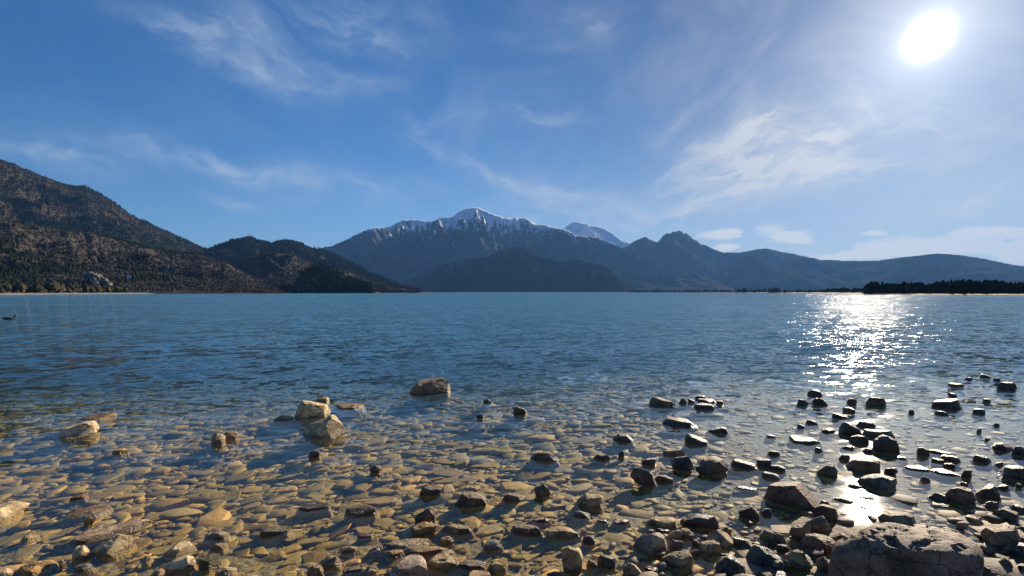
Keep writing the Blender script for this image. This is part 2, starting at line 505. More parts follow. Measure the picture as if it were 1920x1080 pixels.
# anchors: rocks with an outline or a strong look of their own
# (x0, y0, x1, y1, tint, outline, label, phrase used by their neighbours, options)
A_ = [
    (0, 0, 0, 0, 'boulder', [(1553, 1075), (1556, 1045), (1572, 1030), (1600, 1012), (1625, 1001), (1650, 994), (1680, 992), (1720, 988), (1765, 982), (1800, 979),
      (1830, 985), (1842, 1000), (1846, 1025), (1840, 1060), (1832, 1110), (1780, 1150), (1620, 1150), (1553, 1110)],
     'huge purplish brown boulder filling the bottom right of the shore', 'the huge boulder', dict(level=6, rough=.15, top=.97, facets=2, dfac=.6, contact=.02)),
    (0, 0, 0, 0, 'brown', zp([(925, 70), (960, 15), (1060, 60), (1160, 45), (1340, 15), (1370, 45), (1420, 22), (1480, 45), (1495, 90), (1480, 130),
      (1520, 215), (1550, 260), (1500, 300), (1430, 340), (1400, 385), (1200, 385), (1060, 370), (930, 260), (915, 200), (975, 175)], 1280, 900, 6),
     'large brown rock with a knob on its right shoulder, standing in calm water', 'the knobbed brown rock', dict(level=6, top=.9, rough=.05)),
    (0, 0, 0, 0, 'cream', zp([(280, 400), (330, 325), (440, 345), (520, 380), (640, 420), (590, 470), (480, 510), (380, 538), (330, 520), (325, 480), (280, 450)], 500, 690, 5.333),
     'craggy cream rock behind the smooth two tone rock, far out left of centre', 'the craggy cream rock', dict(level=6, rough=.13, top=.9)),
    (0, 0, 0, 0, 'cream', zp([(360, 615), (420, 570), (560, 510), (640, 465), (690, 470), (730, 530), (790, 600), (740, 640), (650, 690), (550, 745), (460, 740), (400, 680)], 500, 690, 5.333),
     'smooth cream rock with a dark left flank, in front of the craggy one', 'the smooth two tone rock', dict(level=6, rough=.04, top=.95, facets=5)),
    (0, 0, 0, 0, 'sand', zp([(1425, 190), (1470, 125), (1560, 115), (1660, 110), (1720, 90), (1790, 100), (1835, 190), (1810, 250), (1700, 300), (1560, 300), (1450, 240)], 500, 690, 5.333),
     'big brown boulder standing alone farthest out in mid lake', 'the lone far boulder', dict(level=6, top=.93, facets=5, rough=.06)),
    (109, 788, 187, 826, 'cream', [(109, 818), (118, 804), (136, 795), (158, 788), (178, 789), (187, 797), (184, 808), (168, 815), (148, 820), (135, 826), (116, 826)],
     'cracked yellowish rock awash alone on the far left', 'the cracked yellowish rock', dict(rough=.12)),
    (0, 0, 0, 0, 'cream', [(-45, 955), (-20, 941), (10, 939), (30, 940), (45, 945), (56, 949), (40, 960), (20, 970), (0, 980), (-30, 984)],
     'large flat cream slab cut by the left edge of the view', 'the big cream slab', dict(top=.8, rough=.04)),
    (0, 0, 0, 0, 'cream', zp([(790, 660), (850, 600), (1000, 540), (1280, 515), (1500, 460), (1740, 440), (1720, 520), (1540, 560), (1300, 590), (1080, 650), (980, 700), (830, 690)], 0, 900, 6),
     'long narrow cream slab lying just behind the angular cream block', 'the long narrow slab', dict(top=.8, dfac=.5)),
    (0, 0, 0, 0, 'cream', zp([(1020, 800), (1180, 680), (1380, 600), (1490, 640), (1515, 720), (1480, 820), (1330, 860), (1150, 900), (1020, 880)], 0, 900, 6),
     'angular cream block with golden right end, in front of the long slab', 'the angular cream block', dict(top=.85)),
    (308, 1013, 365, 1043, 'cream', None, 'pitted cream block, upper one of a stacked pair', 'the upper pitted block', dict(top=.8)),
    (310, 1041, 368, 1079, 'cream', None, 'pitted cream block with shadowed left face, lower one of a stacked pair', 'the lower pitted block', dict(top=.85)),
    (370, 1038, 415, 1073, 'olive', None, 'flat olive pentagonal stone beside the pitted blocks', 'the olive stone', dict(top=.5)),
    (0, 0, 0, 0, 'pink', zp([(500, 1130), (505, 935), (600, 885), (870, 835), (920, 850), (960, 940), (968, 1130), (700, 1160)], 640, 900, 6),
     'large square pinkish grey block at the bottom centre', 'the square pinkish block', dict(level=6, top=.92, rough=.03, facets=4, contact=.01)),
    (720, 1064, 781, 1100, 'slate', None, 'wet white veined dark stone leaning in front of the square pinkish block', 'the veined stone', {}),
    (0, 0, 0, 0, 'brown', zp([(1285, 170), (1310, 125), (1480, 150), (1640, 210), (1620, 260), (1560, 290), (1400, 345), (1290, 300)], 640, 900, 6),
     'chunky block with tan top and black front, standing in clear shallow water', 'the black fronted block', dict(top=.75, facets=5)),
    (770, 978, 825, 1012, 'gold', None, 'orange brown block with sloping flat top', 'the orange brown block', dict(top=.7)),
    (827, 983, 883, 1008, 'tan', None, 'flat pale tan slab right of the orange brown block', 'the pale tan slab', dict(top=.6)),
    (698, 1009, 803, 1035, 'tan', None, 'long low brown slab behind the square pinkish block', 'the long low slab', dict(dfac=.4, top=.8)),
    (800, 1037, 860, 1076, 'tan', None, 'knobbly tan rock touching the square pinkish block', 'the knobbly tan rock', dict(rough=.16)),
    (648, 945, 708, 973, 'brown', None, 'layered brown slab with bright right edge', 'the layered slab', dict(top=.65)),
    (1053, 1023, 1093, 1082, 'tan', None, 'upright striped tan rock near the bottom centre right', 'the upright striped rock', dict(dfac=.8, rough=.09, top=.75)),
    (1080, 925, 1135, 962, 'tan', None, 'trapezoid tan block with a white vein down its top', 'the white veined block', dict(top=.7)),
    (1024, 986, 1085, 1015, 'tan', None, 'tan wedge with sharp left tip', 'the tan wedge', dict(top=.7)),
    (958, 983, 1017, 1011, 'red', None, 'reddish brown slab just awash', 'the reddish slab', dict(top=.7)),
    (1187, 998, 1252, 1046, 'pink', None, 'large flat topped tan and pink block', 'the tan and pink block', dict(top=.72, level=6)),
    (1238, 1033, 1300, 1075, 'tan', None, 'rough tan cushion shaped block near the bottom edge', 'the cushion shaped block', dict(top=.75, level=6)),
    (1168, 1055, 1206, 1092, 'tan', None, 'yellow pitted block cut by the bottom edge', 'the yellow pitted block', dict(rough=.14, top=.8)),
    (1275, 963, 1350, 994, 'dark', None, 'long dark slab with rough bright top', 'the long dark slab', dict(dfac=.5, top=.7)),
    (0, 0, 0, 0, 'dark', zp([(620, 365), (810, 260), (830, 265), (865, 350), (860, 430), (790, 470), (700, 455)], 1280, 900, 6),
     'dark peaked wedge standing alone in calm water', 'the dark peaked wedge', dict(facets=4, top=.97, rough=.03)),
    (1340, 1038, 1399, 1088, 'glint', None, 'pitted wet stone sparkling in the sun at the bottom', 'the sparkling pitted stone', dict(rough=.09, top=.6)),
    (0, 0, 0, 0, 'slate', zp([(700, 900), (720, 770), (860, 740), (930, 725), (1050, 800), (1120, 850), (1175, 920), (1150, 980), (1040, 1000), (920, 1040), (760, 1030), (700, 980)], 1280, 900, 6),
     'large dark grey boulder between the sparkling pitted stone and the huge boulder', 'the dark grey boulder', dict(level=6, top=.92)),
    (1473, 1030, 1520, 1076, 'tan', None, 'yellow tan slab leaning on the dark grey boulder', 'the leaning tan slab', dict(top=.75)),
    (1423, 992, 1475, 1026, 'tan', None, 'rugged tan rock with crumbly edges behind the dark grey boulder', 'the rugged tan rock', dict(rough=.13)),
    (1320, 992, 1375, 1034, 'tan', None, 'brown block with steep black front', 'the steep fronted block', dict(top=.65, facets=5)),
    (1310, 1012, 1353, 1048, 'tan', None, 'yellowish square topped block before the steep fronted one', 'the yellowish square topped block', dict(top=.6, facets=5)),
    (1498, 1000, 1571, 1046, 'sand', None, 'smooth brown block resting against the huge boulder', 'the smooth brown block', dict(level=6, top=.8)),
    (1503, 967, 1561, 1006, 'sand', None, 'tan brown block with finely cracked top', 'the finely cracked block', dict(top=.7)),
    (1480, 980, 1521, 1022, 'brown', None, 'rounded brown boulder with black foot', 'the rounded brown boulder', dict(facets=3, top=.95)),
    (1518, 945, 1572, 982, 'brown', None, 'brown block with two bright chips on top', 'the chipped brown block', dict(top=.75)),
    (1552, 968, 1666, 1010, 'sand', None, 'wide orange brown slab lit by the reflected sun', 'the sunlit orange slab', dict(level=6, top=.85, facets=5)),
    (1645, 957, 1718, 993, 'sand', None, 'broad brown slab behind the huge boulder', 'the broad brown slab', dict(level=6, top=.75)),
    (1605, 888, 1683, 926, 'grey', None, 'flat grey brown slab with pointed right end', 'the flat grey brown slab', dict(level=6, top=.6)),
    (1583, 860, 1652, 893, 'brown', None, 'domed brown rock with bright rim', 'the domed brown rock', dict(level=6, top=.8)),
    (0, 0, 0, 0, 'dark', zp([(1415, 690), (1500, 600), (1560, 570), (1650, 610), (1720, 690), (1725, 730), (1640, 790), (1540, 810), (1470, 770), (1440, 720)], 1400, 720, 6),
     'large round dark boulder at the end of the dark cluster', 'the round dark boulder', dict(facets=4, top=.95)),
    (1616, 804, 1678, 828, 'grey', None, 'grey slab with white glinting top leaning on the round dark boulder', 'the white topped grey slab', dict(top=.6)),
    (1572, 791, 1615, 822, 'dark', [(1573, 795), (1576, 791), (1592, 794), (1606, 801), (1616, 811), (1606, 818), (1594, 822), (1578, 819), (1572, 812)],
     'dark angular block at the left end of the dark cluster', 'the dark angular block', {}),
    (1483, 815, 1538, 836, 'dark', [(1480, 817), (1504, 819), (1512, 816), (1524, 816), (1532, 823), (1538, 829), (1528, 836), (1490, 836), (1484, 827)],
     'long black rock alone left of the dark cluster', 'the long black rock', dict(top=.95, facets=3)),
    (1747, 747, 1803, 771, 'dark', zp([(880, 95), (950, 65), (1050, 60), (1100, 45), (1165, 45), (1185, 100), (1220, 135), (1190, 165), (1120, 182), (1040, 165), (960, 155), (920, 140)], 1600, 740, 6),
     'broad dark rock with a square right shoulder, far right', 'the broad dark rock', {}),
    (1869, 716, 1908, 735, 'dark', None, 'dark flat rock farthest out on the right', 'the farthest right rock', {}),
    (1829, 906, 1877, 943, 'dark', zp([(1370, 140), (1400, 80), (1480, 38), (1560, 45), (1640, 90), (1660, 140), (1620, 190), (1615, 235), (1500, 245), (1420, 240), (1385, 190)], 1600, 900, 6),
     'rounded black boulder right of the brown domed pair', 'the rounded black boulder', dict(facets=4, top=.95)),
    (1770, 912, 1830, 952, 'brown', None, 'domed dark brown boulder touching flat dark slivers on its left', 'the domed dark boulder', dict(top=.9)),
    (1858, 952, 1910, 983, 'brown', None, 'dark brown wedge sloping down to the right', 'the sloping wedge', dict(top=.8)),
    (1838, 982, 1917, 1039, 'sand', None, 'big brown slab right behind the huge boulder', 'the big brown slab', dict(level=6, top=.8)),
    (1890, 1017, 1945, 1056, 'slate', None, 'dark grey boulder cut by the right edge, below the big brown slab', 'the edge boulder', {}),
    (1860, 1045, 1900, 1078, 'brown', None, 'brown block with flat facets at the bottom right', 'the faceted brown block', {}),
    (1762, 852, 1802, 869, 'glint', None, 'flat slab shining white in the sun', 'the shining white slab', dict(top=.45, rough=.02)),
    (1872, 872, 1940, 905, 'dark', None, 'big dark rock with sparkling top at the right edge', 'the sparkling edge rock', {}),
    (1858, 830, 1900, 849, 'dark', zp([(1545, 565), (1640, 550), (1700, 540), (1770, 560), (1800, 600), (1760, 650), (1680, 640), (1600, 600)], 1600, 740, 6),
     'dark lens shaped rock near the right edge', 'the lens shaped rock', {}),
    (0, 0, 0, 0, 'dark', zp([(1110, 440), (1130, 435), (1250, 475), (1365, 545), (1300, 565), (1210, 580), (1185, 592), (1120, 585), (1105, 520)], 1100, 740, 6),
     'dark triangular wedge with a high left end', 'the dark triangular wedge', dict(top=.98, facets=3, rough=.03)),
    (1241, 782, 1307, 805, 'dark', zp([(845, 310), (880, 275), (1010, 255), (1080, 265), (1150, 305), (1235, 360), (1225, 390), (1100, 385), (950, 355), (860, 335)], 1100, 740, 6),
     'long dark whale backed rock', 'the whale backed rock', {}),
    (1217, 744, 1268, 767, 'sand', None, 'rough brown topped rock farthest out near the middle right', 'the rough topped rock', dict(rough=.12, top=.7)),
    (1243, 841, 1284, 858, 'pink', None, 'flat pink topped slab like a plank', 'the pink topped slab', dict(top=.5, rough=.03)),
    (1258, 853, 1303, 888, 'slate', zp([(945, 780), (1020, 730), (1150, 690), (1200, 690), (1210, 720), (1190, 790), (1200, 830), (1150, 885), (1080, 870), (1000, 830)], 1100, 740, 6),
     'dark grey rock leaning right, next to the pink topped slab', 'the leaning grey rock', {}),
    (1312, 854, 1366, 896, 'brown', zp([(1270, 700), (1380, 700), (1430, 690), (1540, 710), (1585, 780), (1600, 800), (1560, 870), (1550, 910), (1530, 937), (1400, 890), (1290, 780)], 1100, 740, 6),
     'big square shouldered brown rock in calm water', 'the square shouldered rock', dict(top=.95, facets=4)),
    (1303, 871, 1333, 894, 'dark', None, 'small rounded dark rock leaning on the square shouldered rock', 'the small leaning rock', {}),
    (1370, 860, 1421, 884, 'slate', None, 'ribbed grey rock glinting with wet ridges', 'the ribbed grey rock', dict(rough=.12)),
    (1181, 875, 1231, 918, 'brown', zp([(485, 900), (540, 890), (545, 825), (600, 810), (640, 850), (720, 880), (750, 960), (785, 1050), (760, 1068), (650, 1040), (640, 1000), (580, 980)], 1100, 740, 6),
     'gnarled grey brown rock with a flat left foot', 'the gnarled rock', dict(rough=.14)),
    (1228, 890, 1263, 906, 'brown', None, 'short brown bar of rock right of the gnarled one', 'the short brown bar', dict(dfac=.4)),
    (1001, 907, 1032, 936, 'dark', None, 'black half round rock with tan right side', 'the black half round rock', dict(facets=4, top=.95)),
    (962, 762, 988, 780, 'dark', [(962, 769), (972, 762), (988, 767), (984, 773), (974, 780), (966, 775)], 'small black diamond shaped rock with a white tip', 'the black diamond rock', {}),
    (994, 846, 1044, 869, 'brown', None, 'lumpy brown rock with pale rounded hump', 'the lumpy humped rock', dict(rough=.12)),
    (150, 773, 221, 790, 'gold', [(150, 788), (162, 779), (185, 780), (205, 774), (221, 773), (214, 780), (190, 788), (168, 790)], 'orange ledge just awash behind the cracked yellowish rock', 'the orange ledge', {}),
    (395, 812, 423, 837, 'cream', None, 'small pinkish cream block awash in rippled water', 'the pinkish cream block', {}),
    (787, 912, 828, 932, 'dark', None, 'thin dark slab with white chip at its tip', 'the thin chipped slab', dict(dfac=.4)),
]
# the other stones: x0, y0, x1, y1, tint
B_ = [
    (1842, 939, 1873, 956, 'glint'), (1740, 923, 1778, 943, 'dark'), (1748, 941, 1780, 953, 'dark'), (1808, 965, 1845, 985, 'tan'),
    (1808, 958, 1825, 965, 'dark'), (1822, 1060, 1860, 1086, 'olive'), (1900, 1056, 1926, 1071, 'brown'), (1906, 985, 1932, 1003, 'brown'),
    (1903, 905, 1918, 918, 'dark'), (1867, 908, 1893, 920, 'glint'), (1895, 945, 1927, 963, 'glint'), (1537, 938, 1555, 950, 'tan'),
    (1550, 998, 1590, 1028, 'sand'), (1530, 1043, 1557, 1082, 'grey'), (1453, 1020, 1480, 1038, 'dark'), (1433, 1065, 1487, 1092, 'grey'),
    (1352, 988, 1373, 1006, 'brown'), (1425, 953, 1447, 970, 'dark'), (1298, 1012, 1312, 1028, 'dark'), (1292, 1030, 1313, 1046, 'grey'),
    (1371, 1006, 1407, 1028, 'glint'), (1397, 976, 1413, 987, 'glint'), (1272, 990, 1298, 1012, 'tan'), (1283, 988, 1305, 1000, 'dark'),
    (943, 923, 978, 945, 'brown'), (1073, 957, 1107, 974, 'dark'), (997, 968, 1033, 983, 'red'), (1092, 1003, 1117, 1023, 'dark'),
    (1120, 1040, 1157, 1071, 'dark'), (1100, 1048, 1120, 1068, 'brown'), (1187, 1045, 1217, 1057, 'dark'), (1207, 1061, 1233, 1073, 'brown'),
    (1235, 1053, 1250, 1074, 'grey'), (1252, 993, 1280, 1016, 'tan'), (1230, 990, 1257, 1003, 'dark'), (1212, 968, 1268, 996, 'tan'),
    (1150, 971, 1181, 985, 'brown'), (1120, 972, 1140, 982, 'dark'), (1255, 1012, 1282, 1036, 'grey'), (1025, 1071, 1060, 1092, 'grey'),
    (875, 911, 895, 925, 'tan'), (777, 958, 802, 982, 'slate'), (787, 953, 817, 983, 'brown'), (727, 1030, 757, 1048, 'gold'),
    (762, 1022, 838, 1046, 'gold'), (857, 1049, 913, 1071, 'brown'), (915, 1053, 948, 1078, 'tan'), (877, 1069, 922, 1094, 'gold'),
    (907, 1010, 943, 1037, 'grey'), (640, 1023, 675, 1041, 'tan'), (685, 1058, 707, 1071, 'tan'), (643, 1062, 685, 1076, 'tan'),
    (687, 1067, 707, 1082, 'cream'), (670, 998, 699, 1011, 'brown'), (825, 1005, 851, 1025, 'gold'),
    (383, 996, 427, 1016, 'cream'), (392, 1017, 427, 1037, 'tan'), (575, 1058, 607, 1092, 'tan'), (602, 1043, 645, 1071, 'tan'),
    (403, 1062, 445, 1087, 'cream'), (487, 985, 543, 1009, 'olive'), (558, 942, 617, 963, 'dark'), (120, 947, 207, 973, 'tan'),
    (155, 968, 180, 986, 'gold'), (135, 1022, 172, 1056, 'cream'), (38, 997, 75, 1016, 'cream'), (30, 1050, 103, 1082, 'gold'),
    (110, 1050, 125, 1067, 'cream'), (138, 1055, 175, 1076, 'grey'), (-15, 1065, 28, 1092, 'cream'), (267, 1042, 288, 1059, 'cream'),
    (282, 1066, 310, 1092, 'tan'), (130, 925, 165, 939, 'gold'), (513, 779, 551, 791, 'tan'), (594, 744, 618, 753, 'tan'),
    (578, 845, 602, 861, 'dark'), (693, 872, 717, 890, 'brown'), (418, 808, 450, 826, 'brown'), (210, 840, 242, 853, 'gold'),
    (906, 748, 921, 757, 'dark'), (893, 776, 908, 785, 'dark'), (627, 756, 682, 769, 'gold'),
    (1273, 747, 1288, 758, 'dark'), (1289, 747, 1303, 757, 'dark'), (1303, 741, 1324, 750, 'dark'), (1308, 747, 1342, 757, 'dark'),
    (1301, 755, 1341, 770, 'slate'), (1343, 751, 1359, 759, 'dark'), (1328, 800, 1367, 815, 'slate'), (1149, 813, 1187, 832, 'dark'),
    (1112, 850, 1144, 865, 'dark'), (1159, 846, 1172, 859, 'slate'), (1202, 858, 1231, 875, 'dark'), (1418, 859, 1446, 878, 'dark'),
    (1440, 871, 1473, 886, 'dark'), (1428, 884, 1462, 901, 'grey'), (1380, 911, 1419, 919, 'glint'), (1513, 730, 1543, 746, 'dark'),
    (1494, 748, 1516, 762, 'dark'), (1522, 746, 1552, 763, 'dark'), (1623, 744, 1662, 766, 'red'), (1587, 747, 1607, 760, 'red'),
    (1579, 763, 1604, 776, 'dark'), (1560, 774, 1592, 787, 'slate'), (1511, 787, 1534, 797, 'dark'), (1494, 795, 1509, 805, 'dark'),
    (1540, 802, 1567, 813, 'dark'), (1605, 789, 1643, 806, 'dark'), (1591, 815, 1630, 837, 'dark'), (1617, 840, 1638, 852, 'dark'),
    (1527, 838, 1543, 849, 'glint'), (1577, 835, 1602, 844, 'glint'), (1439, 845, 1463, 856, 'dark'), (1572, 852, 1594, 866, 'dark'),
    (1625, 862, 1651, 877, 'dark'), (1531, 872, 1571, 899, 'olive'), (1657, 876, 1684, 893, 'dark'), (1673, 853, 1701, 863, 'glint'),
    (1436, 815, 1454, 822, 'glint'), (1777, 736, 1795, 746, 'dark'), (1703, 768, 1715, 778, 'dark'), (1752, 770, 1779, 780, 'dark'),
    (1823, 766, 1848, 778, 'dark'), (1842, 747, 1858, 755, 'dark'), (1808, 707, 1824, 714, 'dark'), (1777, 718, 1808, 726, 'dark'),
    (1835, 701, 1859, 710, 'dark'), (1862, 708, 1876, 715, 'dark'), (1862, 793, 1875, 801, 'dark'), (1831, 803, 1841, 812, 'dark'),
    (1846, 821, 1857, 828, 'dark'), (1897, 836, 1932, 858, 'dark'), (1823, 852, 1859, 870, 'dark'), (1864, 866, 1882, 875, 'dark'),
    (1718, 839, 1743, 857, 'dark'), (1740, 842, 1782, 854, 'dark'), (1745, 858, 1770, 869, 'dark'), (1767, 868, 1793, 880, 'glint'),
    (1697, 872, 1745, 885, 'dark'), (1744, 878, 1802, 895, 'dark'), (1800, 880, 1823, 898, 'dark'), (1725, 893, 1745, 905, 'glint'),
    (1800, 903, 1817, 912, 'glint'), (1560, 930, 1600, 945, 'sand'), (1385, 1085, 1420, 1100, 'grey'), (1590, 905, 1622, 918, 'sand'),
]

# ------------------------------------------------------------------ lake bed
def _mounds():
    out = []
    for q in A_ + B_:
        x0, y0, x1, y1 = q[:4]
        if len(q) > 5 and q[5]:
            xs, ys = [p[0] for p in q[5]], [p[1] for p in q[5]]
            x0, x1, y0, y1 = min(xs), max(xs), min(ys), max(ys)
        B = ground((x0 + x1) / 2, y1 - .17 * (y1 - y0))
        wm = (x1 - x0) * (B[1] * math.cos(PITCH) + H * math.sin(PITCH)) / F
        hd = B[:2] / np.linalg.norm(B[:2])
        c = B[:2] + hd * wm * .35
        out.append((c[0], c[1], .62 * wm + .13, -float(np.clip(.30 * wm, .03, .10))))
    return np.array(out)


MOUNDS = _mounds()


def bed_z(x, y):
    """bed height: the shelving lake bed, heaped up a little where the standing rocks lie"""
    x, y = np.asarray(x, float), np.asarray(y, float)
    base = bed_base(x, y)
    lift = np.zeros_like(base)
    for cx, cy, rr, top in MOUNDS:
        d2 = ((x - cx) ** 2 + (y - cy) ** 2) / rr ** 2
        lift = np.maximum(lift, np.where(d2 < 9, (top - base) * np.exp(-np.minimum(d2, 9) ** 1.3 * .8), 0))
    return base + lift


def bed_base(x, y):
    x, y = np.asarray(x, float), np.asarray(y, float)
    r = np.hypot(x, y)
    d = np.interp(y + .05 * np.abs(x), [-60, -6, 0, 1.2, 2.2, 3.5, 5.5, 8, 12, 20, 40, 100, 400],
                  [2.5, .55, .16, .04, -.05, -.10, -.20, -.38, -.75, -1.6, -4.5, -9, -14])
    right = 1 / (1 + np.exp(-(x - .8) * 2.2))
    d = np.where(d < 0, d * (1 - .70 * right * np.exp(-(y / 12) ** 4)), d)
    d = d + .012 * right * np.exp(-((y - 2.4) / 1.0) ** 2)
    return d + .015 * vnoise(x * .9, y * .9, 0, 5) * (r < 60)


azs = np.concatenate([np.linspace(-180, -70, 23)[:-1], np.linspace(-70, 70, 281), np.linspace(70, 180, 23)[1:]])
rs = np.concatenate([[.05], 1 / np.linspace(1 / .4, 1 / 60., 260), np.geomspace(62, 11500, 60)])
A, RR = np.meshgrid(np.radians(azs), rs)
X, Y = RR * np.sin(A), RR * np.cos(A)
Z = bed_z(X, Y) + .006 * vnoise(X * 14, Y * 14, 0, 9) * (RR < 12)
V = np.stack([X, Y, Z], -1).reshape(-1, 3)
o = link('lake_bed', mesh_np('lake_bed', V, grid_faces(len(rs), len(azs))), M_BED)
tag(o, 'silty lake bed sloping away from the stony shore', None, kind='structure')

# ------------------------------------------------------------------ water surface with real waves near the shore
rng = np.random.default_rng(7)
NC, NR = 900, 760
az_w = np.radians(np.linspace(-72, 72, NC))
r_near = 1 / np.linspace(1 / .9, 1 / 130., NR)
r_far = np.geomspace(135, 11400, 60)
r_w = np.concatenate([r_near, r_far])
dr = np.gradient(r_w)
A, RR = np.meshgrid(az_w, r_w)
DR = np.repeat(np.maximum(dr, r_w * (az_w[1] - az_w[0]) * .6)[:, None], NC, 1)
X, Y = RR * np.sin(A), RR * np.cos(A)


def wave_env(x, y):
    e = np.interp(y, [0, 2.5, 4.5, 6.8, 10, 16, 30, 60, 14000], [.05, .11, .36, .85, 1.0, 1.05, 1.1, 1.1, 1.1])
    right = 1 / (1 + np.exp(-(x - .6) * 2.0)) * np.exp(-(y / 5.4) ** 4)
    e = e * (1 - .60 * right)
    e = e * (1 + .12 * vnoise(x * .25, y * .5, 0, 31) * (np.hypot(x, y) < 200))
    return e


ENV = wave_env(X, Y)
Zw = np.zeros_like(X)
kept = np.zeros_like(X)
tot = 0
NW = 110
for i in range(NW):
    lam = 10 ** rng.uniform(math.log10(.085), math.log10(.50))
    th = R_(-90 + rng.normal(-14, 26))       # travelling towards the shore, a little to the left
    kx, ky = math.cos(th) * 2 * math.pi / lam, math.sin(th) * 2 * math.pi / lam
    slope = .115 * math.sqrt(2.0 / NW) * (1.0 if lam < .8 else .7)
    keep = np.clip((lam / (DR * 2.6)) - .6, 0, 1)
    ph = rng.uniform(0, 6.28)
    groups = 1 + .5 * np.sin(kx * .13 * X + ky * .13 * Y + ph * 3 + .6 * i) * (RR < 130)
    Zw += keep * slope / math.hypot(kx, ky) * np.sin(kx * X + ky * Y + ph) * groups
    kept += (keep * slope) ** 2
    tot += slope ** 2
Zw *= ENV
ripple = np.sqrt(np.clip(1 - kept / tot, .02, 1)) * np.minimum(ENV, 1.1) * .50 + .22 * ENV
ripple = ripple * np.interp(RR, [0, 20, 90, 400, 2000, 14000], [.85, .9, 1.05, 1.25, 1.3, 1.3])
deep = np.interp(RR * np.cos(A), [0, 3.5, 6, 8, 12, 20, 60], [0, .0, .13, .34, .66, .88, 1.0])
V = np.stack([X, Y, Zw], -1).reshape(-1, 3)
me = mesh_np('water', V, grid_faces(len(r_w), NC))
for nm, arr in (('ripple', ripple), ('deep', deep)):
    a = me.attributes.new(nm, 'FLOAT', 'POINT')
    a.data.foreach_set('value', arr.ravel().astype(np.float32))
o = link('water', me, M_WATER)
tag(o, 'clear rippled lake water turning deep blue away from the shore', None, kind='structure')

# ------------------------------------------------------------------ mountains and hills
SKY_CLAMP = .992


def range_mesh(name, pts, foot, ridge, back, mat, label, amp=.3, L=400, crest=0.0, seed=0, step=2.5, rows=70, p=1.0, spur=0.0):
    """pts: skyline of the range in photo pixels, ridge / foot / back in metres from the shore"""
    ae = [azel(x, y) for x, y in pts]
    a = np.array([q[0] for q in ae])
    e = np.tan([max(q[1], -.0) for q in ae])
    n = int((pts[-1][0] - pts[0][0]) / step) + 2
    az = np.linspace(a[0], a[-1], n)
    E = np.interp(az, a, e)
    k = np.ones(5) / 5
    E = .85 * E + .15 * np.convolve(np.pad(E, 2, 'edge'), k, 'valid')
    E = np.maximum(E + 1.7 * crest * fbm(az * 170, 0, seed, 5, seed, .7) * np.clip(E / .02, 0, 1), 0)
    t = np.concatenate([np.linspace(0, 1, rows), 1 + np.linspace(0, 1, 14)[1:]])
    T, AZ = np.meshgrid(t, az, indexing='ij')
    EE = np.repeat(E[None, :], len(t), 0)
    dist = np.where(T <= 1, foot + (ridge - foot) * T, ridge + (back - ridge) * (T - 1))
    Hr = EE * ridge
    z = np.where(T <= 1, Hr * np.power(np.clip(T, 0, 1), p), Hr * (1 - (T - 1)) ** 1.2)
    X, Y = dist * np.sin(AZ), dist * np.cos(AZ)
    nz = fbm(X / L, Y / L, seed * 1.3, 6, seed, .55, ridged=True)
    wgt = np.where(T <= 1, 4 * T * (1 - T), 0)
    z = z + np.maximum(Hr, 30) * amp * nz * wgt
    lim = EE * dist * SKY_CLAMP + H
    z = np.where((T < 1), np.minimum(z, lim), z)
    z = np.where(T <= 1, np.maximum(z, T * 2.0), z)
    z[0, :] = -3
    z = np.where(EE * ridge < 1.0, np.minimum(z, -1.0), z)
    z[-1, :] = -20
    V = np.stack([X, Y, z], -1).reshape(-1, 3)
    o = link(name, mesh_np(name, V, grid_faces(len(t), n)), mat)
    tag(o, label, None, kind='structure')
    return X[:rows], Y[:rows], z[:rows]


M_FAR = mat_hill('far_mountain', (.025, .032, .03), (.05, .05, .042), (.09, .085, .08), (.35, .34, .32), .5, (440, 980, 340))
M_FAR2 = mat_hill('snowy_back_peak', (.05, .05, .045), (.07, .07, .06), (.09, .085, .08), (.35, .34, .32), .5, (420, 640, 180))
M_RIGHT = mat_hill('forested_range', (.03, .045, .03), (.05, .055, .035), (.06, .055, .04), (.2, .2, .18), .2)
M_MIDH = mat_hill('dark_forest_hill', (.010, .018, .014), (.02, .024, .018), (.026, .028, .024), (.16, .15, .13), .5)
M_LEFTM = mat_hill('left_mountain_side', (.03, .035, .026), (.065, .05, .038), (.045, .045, .032), (.20, .18, .14), .5, scale=1.6)
M_BROWN = mat_hill('bare_wood_hill', (.070, .060, .053), (.044, .041, .037), (.086, .075, .066), (.30, .26, .2), .5, scale=2.2)
M_MLH = mat_hill('mixed_forest_hill', (.035, .04, .028), (.06, .05, .036), (.05, .045, .032), (.2, .18, .14), .3, scale=1.6)

range_mesh('mountain', [(1020, 470), (1040, 443), (1058, 428), (1070, 418), (1082, 416), (1095, 419), (1115, 424), (1135, 429),
            (1150, 438), (1168, 452), (1185, 456), (1230, 475)], 6800, 8200, 9500, M_FAR2,
           'snow covered rounded peak behind the main massif', .30, 500, .0010, 3)
range_mesh('mountain', [(560, 548), (585, 480), (600, 466), (625, 461), (660, 444), (690, 429), (705, 427), (723, 427), (745, 417),
            (772, 410), (785, 411), (803, 415), (815, 413), (828, 408), (850, 406), (862, 396), (874, 391), (885, 391),
            (895, 389), (905, 393), (922, 400), (940, 407), (955, 410), (975, 409), (985, 408), (998, 416), (1010, 421),
            (1025, 422), (1045, 427), (1060, 431), (1080, 441), (1120, 446), (1180, 470), (1300, 510), (1400, 548)],
           4300, 7000, 8600, M_FAR, 'tall alpine massif with snow streaked summit ridge', .55, 560, .0019, 11, rows=110)
